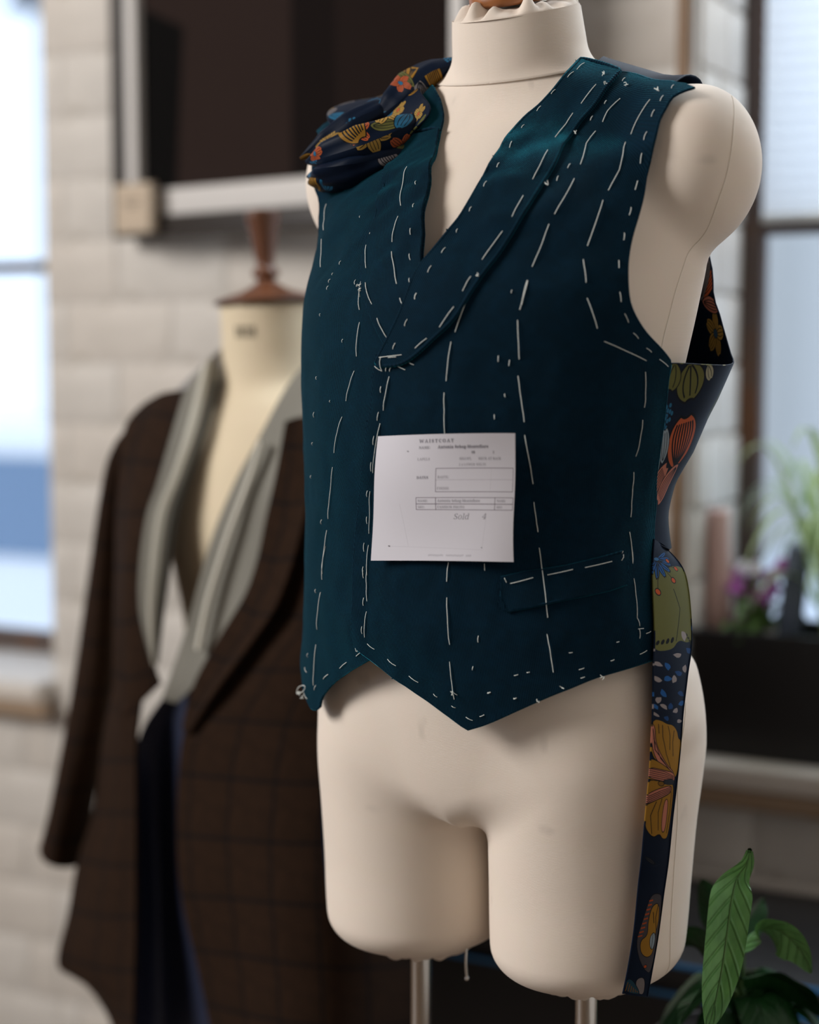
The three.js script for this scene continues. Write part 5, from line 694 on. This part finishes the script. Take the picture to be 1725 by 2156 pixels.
{ // leafy plant standing beside the dummy
  const leafA = [[0.299, 0.883, -1.465], [0.298, 0.871, -1.469], [0.29, 0.855, -1.473], [0.284, 0.836, -1.466], [0.279, 0.808, -1.458], [0.274, 0.781, -1.451], [0.267, 0.754, -1.443], [0.26, 0.727, -1.441]];
  const leafB = [[0.311, 0.761, -1.554], [0.328, 0.781, -1.556], [0.346, 0.782, -1.546], [0.362, 0.768, -1.535], [0.371, 0.748, -1.528]];
  const leafC = [[0.304, 0.712, -1.61], [0.292, 0.732, -1.622], [0.279, 0.737, -1.632], [0.265, 0.729, -1.642], [0.254, 0.712, -1.65]];
  const leafD = [[0.316, 0.726, -1.651], [0.308, 0.755, -1.664], [0.3, 0.776, -1.676], [0.295, 0.79, -1.678]];
  const leafE = [[0.305, 0.718, -1.57], [0.287, 0.713, -1.57], [0.268, 0.708, -1.559], [0.253, 0.69, -1.548]];
  const leafF = [[0.322, 0.712, -1.61], [0.354, 0.709, -1.63], [0.385, 0.692, -1.638], [0.41, 0.66, -1.645]];
  const leafG = [[0.328, 0.712, -1.69], [0.351, 0.739, -1.713], [0.363, 0.75, -1.724], [0.368, 0.755, -1.725]];
  const plant = thing('leafy_plant', 'broad-leaved green houseplant in a black pot on a stool beside the cream dummy', 'plant'), base = V(0.335, 0.60, -1.66);
  const veins = tex(128, 256, (x, y) => { const m = Math.abs(x - 0.5), s = Math.abs(((y * 9 - m * 3.2) % 1 + 1) % 1 - 0.5), k = 0.55 + 0.25 * sstep(0.0, 0.2, s) + 0.08 * (fbm(x * 16, y * 16, 3, 16) - 0.5) - 0.5 * (1 - sstep(0, 0.03, m)); return [k, k, k]; });
  const green = tex(128, 256, (x, y) => { const m = Math.abs(x - 0.5), n = fbm(x * 6, y * 12, 4, 6), v = 1 - sstep(0, 0.02, m); return [0.33 + 0.14 * n + 0.12 * v, 0.56 + 0.16 * n + 0.10 * v, 0.30 + 0.10 * n + 0.06 * v]; }, true);
  const darkG = tex(64, 64, (x, y) => { const n = fbm(x * 6, y * 6, 3, 6); return [0.07 + 0.05 * n, 0.20 + 0.09 * n, 0.09 + 0.04 * n]; }, true);
  const gm = phys({ name: 'green leaf', map: green, roughness: 0.42, bumpMap: veins, bumpScale: 0.006, clearcoat: 0.2, clearcoatRoughness: 0.4 }), dm = phys({ name: 'dark glossy leaf', map: darkG, roughness: 0.4, bumpMap: veins, bumpScale: 0.002, specularIntensity: 0.5 });
  function leafGeo(line, hw, side, foldA, tipped, wavy) {
    const C = new THREE.CatmullRomCurve3(line.map((p) => V(...p))), N = 36, M = 10, pos = [], uv = [], idx = [];
    for (let i = 0; i <= N; i++) { const t = i / N, c = C.getPointAt(t), T = C.getTangentAt(t), S = V(...side).addScaledVector(T, -V(...side).dot(T)).normalize(), U = V().crossVectors(T, S), w = hw * tipped(t); for (let j = 0; j <= M; j++) { const s = j / M * 2 - 1, f = Math.abs(s) * foldA + wavy * Math.sin(t * 13 + s * 2) * Math.abs(s); pos.push(c.x + S.x * w * s + U.x * w * f, c.y + S.y * w * s + U.y * w * f, c.z + S.z * w * s + U.z * w * f); uv.push(j / M, t); } }
    for (let i = 0; i < N; i++) for (let j = 0; j < M; j++) { const a = i * (M + 1) + j, b = a + 1, c = a + M + 1, d = c + 1; idx.push(a, b, c, b, d, c); }
    const g = new THREE.BufferGeometry(); g.setAttribute('position', new THREE.Float32BufferAttribute(pos, 3)); g.setAttribute('uv', new THREE.Float32BufferAttribute(uv, 2)); g.setIndex(idx); g.computeVertexNormals(); return g;
  }
  const lance = (t) => Math.pow(Math.sin(Math.PI * Math.min(1, t * 0.93 + 0.06)), 0.8), curl = (t) => (t < 0.12 ? 0.16 + t * 2.2 : mix(0.42, 1, sstep(0.10, 0.30, t))) * (1 - Math.pow(t, 5) * 0.97);
  mesh('leaf', leafGeo(leafA, 0.0185, [1, 0.12, 0.25], 0.34, curl, 0.10), gm, plant).userData.label = 'bright green drooping leaf, curled at the top';
  mesh('leaf', leafGeo(leafB, 0.030, [0.35, 0.5, 0.8], 0.25, lance, 0.05), gm, plant);
  for (const [l, w, s] of [[leafC, 0.022, [0.2, 0.6, 0.7]], [leafD, 0.020, [0.8, 0.2, 0.5]], [leafE, 0.024, [0.2, 0.5, 0.8]], [leafF, 0.028, [0.2, 0.6, 0.8]], [leafG, 0.022, [0.6, 0.4, 0.6]]]) mesh('leaf', leafGeo(l, w, s, 0.3, lance, 0.05), dm, plant);
  for (let k = 0; k < 8; k++) { const a = k / 8 * 6.283 + rr(-0.2, 0.2), e = rr(0.06, 0.10), y = rr(0.0, 0.05), c = [base.x, base.y + 0.03, base.z]; mesh('leaf', leafGeo([c, [c[0] + Math.cos(a) * e * 0.5, c[1] + y + 0.03, c[2] + Math.sin(a) * e * 0.4], [c[0] + Math.cos(a) * e, c[1] + y * 0.8, c[2] + Math.sin(a) * e * 0.8], [c[0] + Math.cos(a) * e * 1.3, c[1] + y * 0.2 - 0.03, c[2] + Math.sin(a) * e]], rr(0.018, 0.026), [-Math.sin(a), 0.25, Math.cos(a)], 0.3, lance, 0.05), dm, plant); }
  const stem = std({ name: 'plant stem', color: lin(0.05, 0.11, 0.03), roughness: 0.6 });
  for (const l of [leafA, leafB, leafC, leafD, leafE, leafF, leafG]) { const e = l[0]; mesh('stem', tube([V(base.x, base.y, base.z), V(mix(base.x, e[0], 0.35), mix(base.y, e[1], 0.7), mix(base.z, e[2], 0.3)), V(...e)], 0.0022, 6, 14), stem, plant); }
  mesh('pot', lathe([[0.0001, 0], [0.07, 0], [0.088, 0.16], [0.094, 0.16], [0.094, 0.185], [0.086, 0.185], [0.082, 0.15], [0.0001, 0.15]], 48).translate(base.x, 0.44, base.z), std({ name: 'black pot', color: lin(0.01, 0.01, 0.012), roughness: 0.45 }), plant);
  const st = thing('stool', 'dark round stool carrying the leafy plant beside the dummy', 'stool'); st.position.set(base.x, 0, base.z);
  mesh('seat', lathe([[0.0001, 0.41], [0.13, 0.41], [0.14, 0.42], [0.14, 0.432], [0.13, 0.44], [0.0001, 0.44]], 48), darkWood, st);
  for (let k = 0; k < 4; k++) { const a = k * Math.PI / 2 + 0.6; mesh('leg', tube([V(Math.cos(a) * 0.09, 0.415, Math.sin(a) * 0.09), V(Math.cos(a) * 0.105, 0.0, Math.sin(a) * 0.105)], 0.011, 10, 4), darkWood, st); }
}
{ // outside: a parked white car and pale houses across the yard
  const wp = phys({ name: 'white car paint', color: lin(0.80, 0.82, 0.85), roughness: 0.3, clearcoat: 0.6 }), gl = std({ name: 'car glass', color: lin(0.16, 0.24, 0.36), roughness: 0.1 }), rub = std({ name: 'tyre', color: lin(0.03, 0.03, 0.035), roughness: 0.8 });
  const car = inWall(thing('parked_car', 'white car parked in the snowy yard outside the left window', 'car'), -3.3, -0.5, -3.6, 0.05);
  const prof = (pts, d, b = 0.03) => { const s = new THREE.Shape(); pts.forEach(([x, y], i) => (i ? s.lineTo(x, y) : s.moveTo(x, y))); s.closePath(); return new THREE.ExtrudeGeometry(s, { depth: d, bevelEnabled: true, bevelSize: b, bevelThickness: b, bevelSegments: 2 }); };
  mesh('car_body', toCreasedNormals(prof([[-2.1, 0.28], [2.1, 0.28], [2.12, 0.78], [1.9, 0.92], [1.05, 1.0], [0.5, 1.46], [-1.2, 1.48], [-1.75, 1.02], [-2.1, 0.92]], 1.66).translate(0, 0, -0.83), 0.5), wp, car);
  for (const p of [[[0.95, 1.02], [0.45, 1.40], [-0.25, 1.40], [-0.25, 1.02]], [[-0.35, 1.02], [-0.35, 1.40], [-1.15, 1.40], [-1.55, 1.04]]]) mesh('side_window', prof(p, 0.02, 0.006).translate(0, 0, 0.855), gl, car);
  for (const x of [-1.3, 1.3]) for (const z of [-0.72, 0.72]) mesh('wheel', new THREE.TorusGeometry(0.24, 0.09, 12, 32).translate(x, 0.32, z), rub, car);
  const hm = std({ name: 'pale render', color: lin(0.64, 0.62, 0.58), roughness: 0.9 }), hr = std({ name: 'slate roof', color: lin(0.22, 0.22, 0.23), roughness: 0.9 }), hw = std({ name: 'dark house window', color: lin(0.06, 0.06, 0.065), roughness: 0.2 });
  for (const [u, n, w, hgt, lab] of [[-6.5, -13, 7, 5.2, 'pale rendered house with slate roof beyond the parked car'], [3.2, -12, 8, 3.0, 'low pale house seen through the plant window']]) {
    const b = inWall(thing('house', lab, 'building'), u, -0.5, n); mesh('house_wall', boxAt(w, hgt, 4, 0, hgt / 2, 0), hm, b);
    mesh('roof', prof([[-w / 2 - 0.3, hgt], [w / 2 + 0.3, hgt], [w / 2 - 1.2, hgt + 1.8], [-w / 2 + 1.2, hgt + 1.8]], 4.2, 0.02).translate(0, 0, -2.1), hr, b);
    for (let k = 0; k < 3; k++) mesh('house_window', boxAt(0.9, 1.2, 0.06, -w / 2 + w * (k + 0.7) / 3.4 + 0.3, 1.7, 2.0), hw, b);
  }
}
renderer.render(scene, camera);
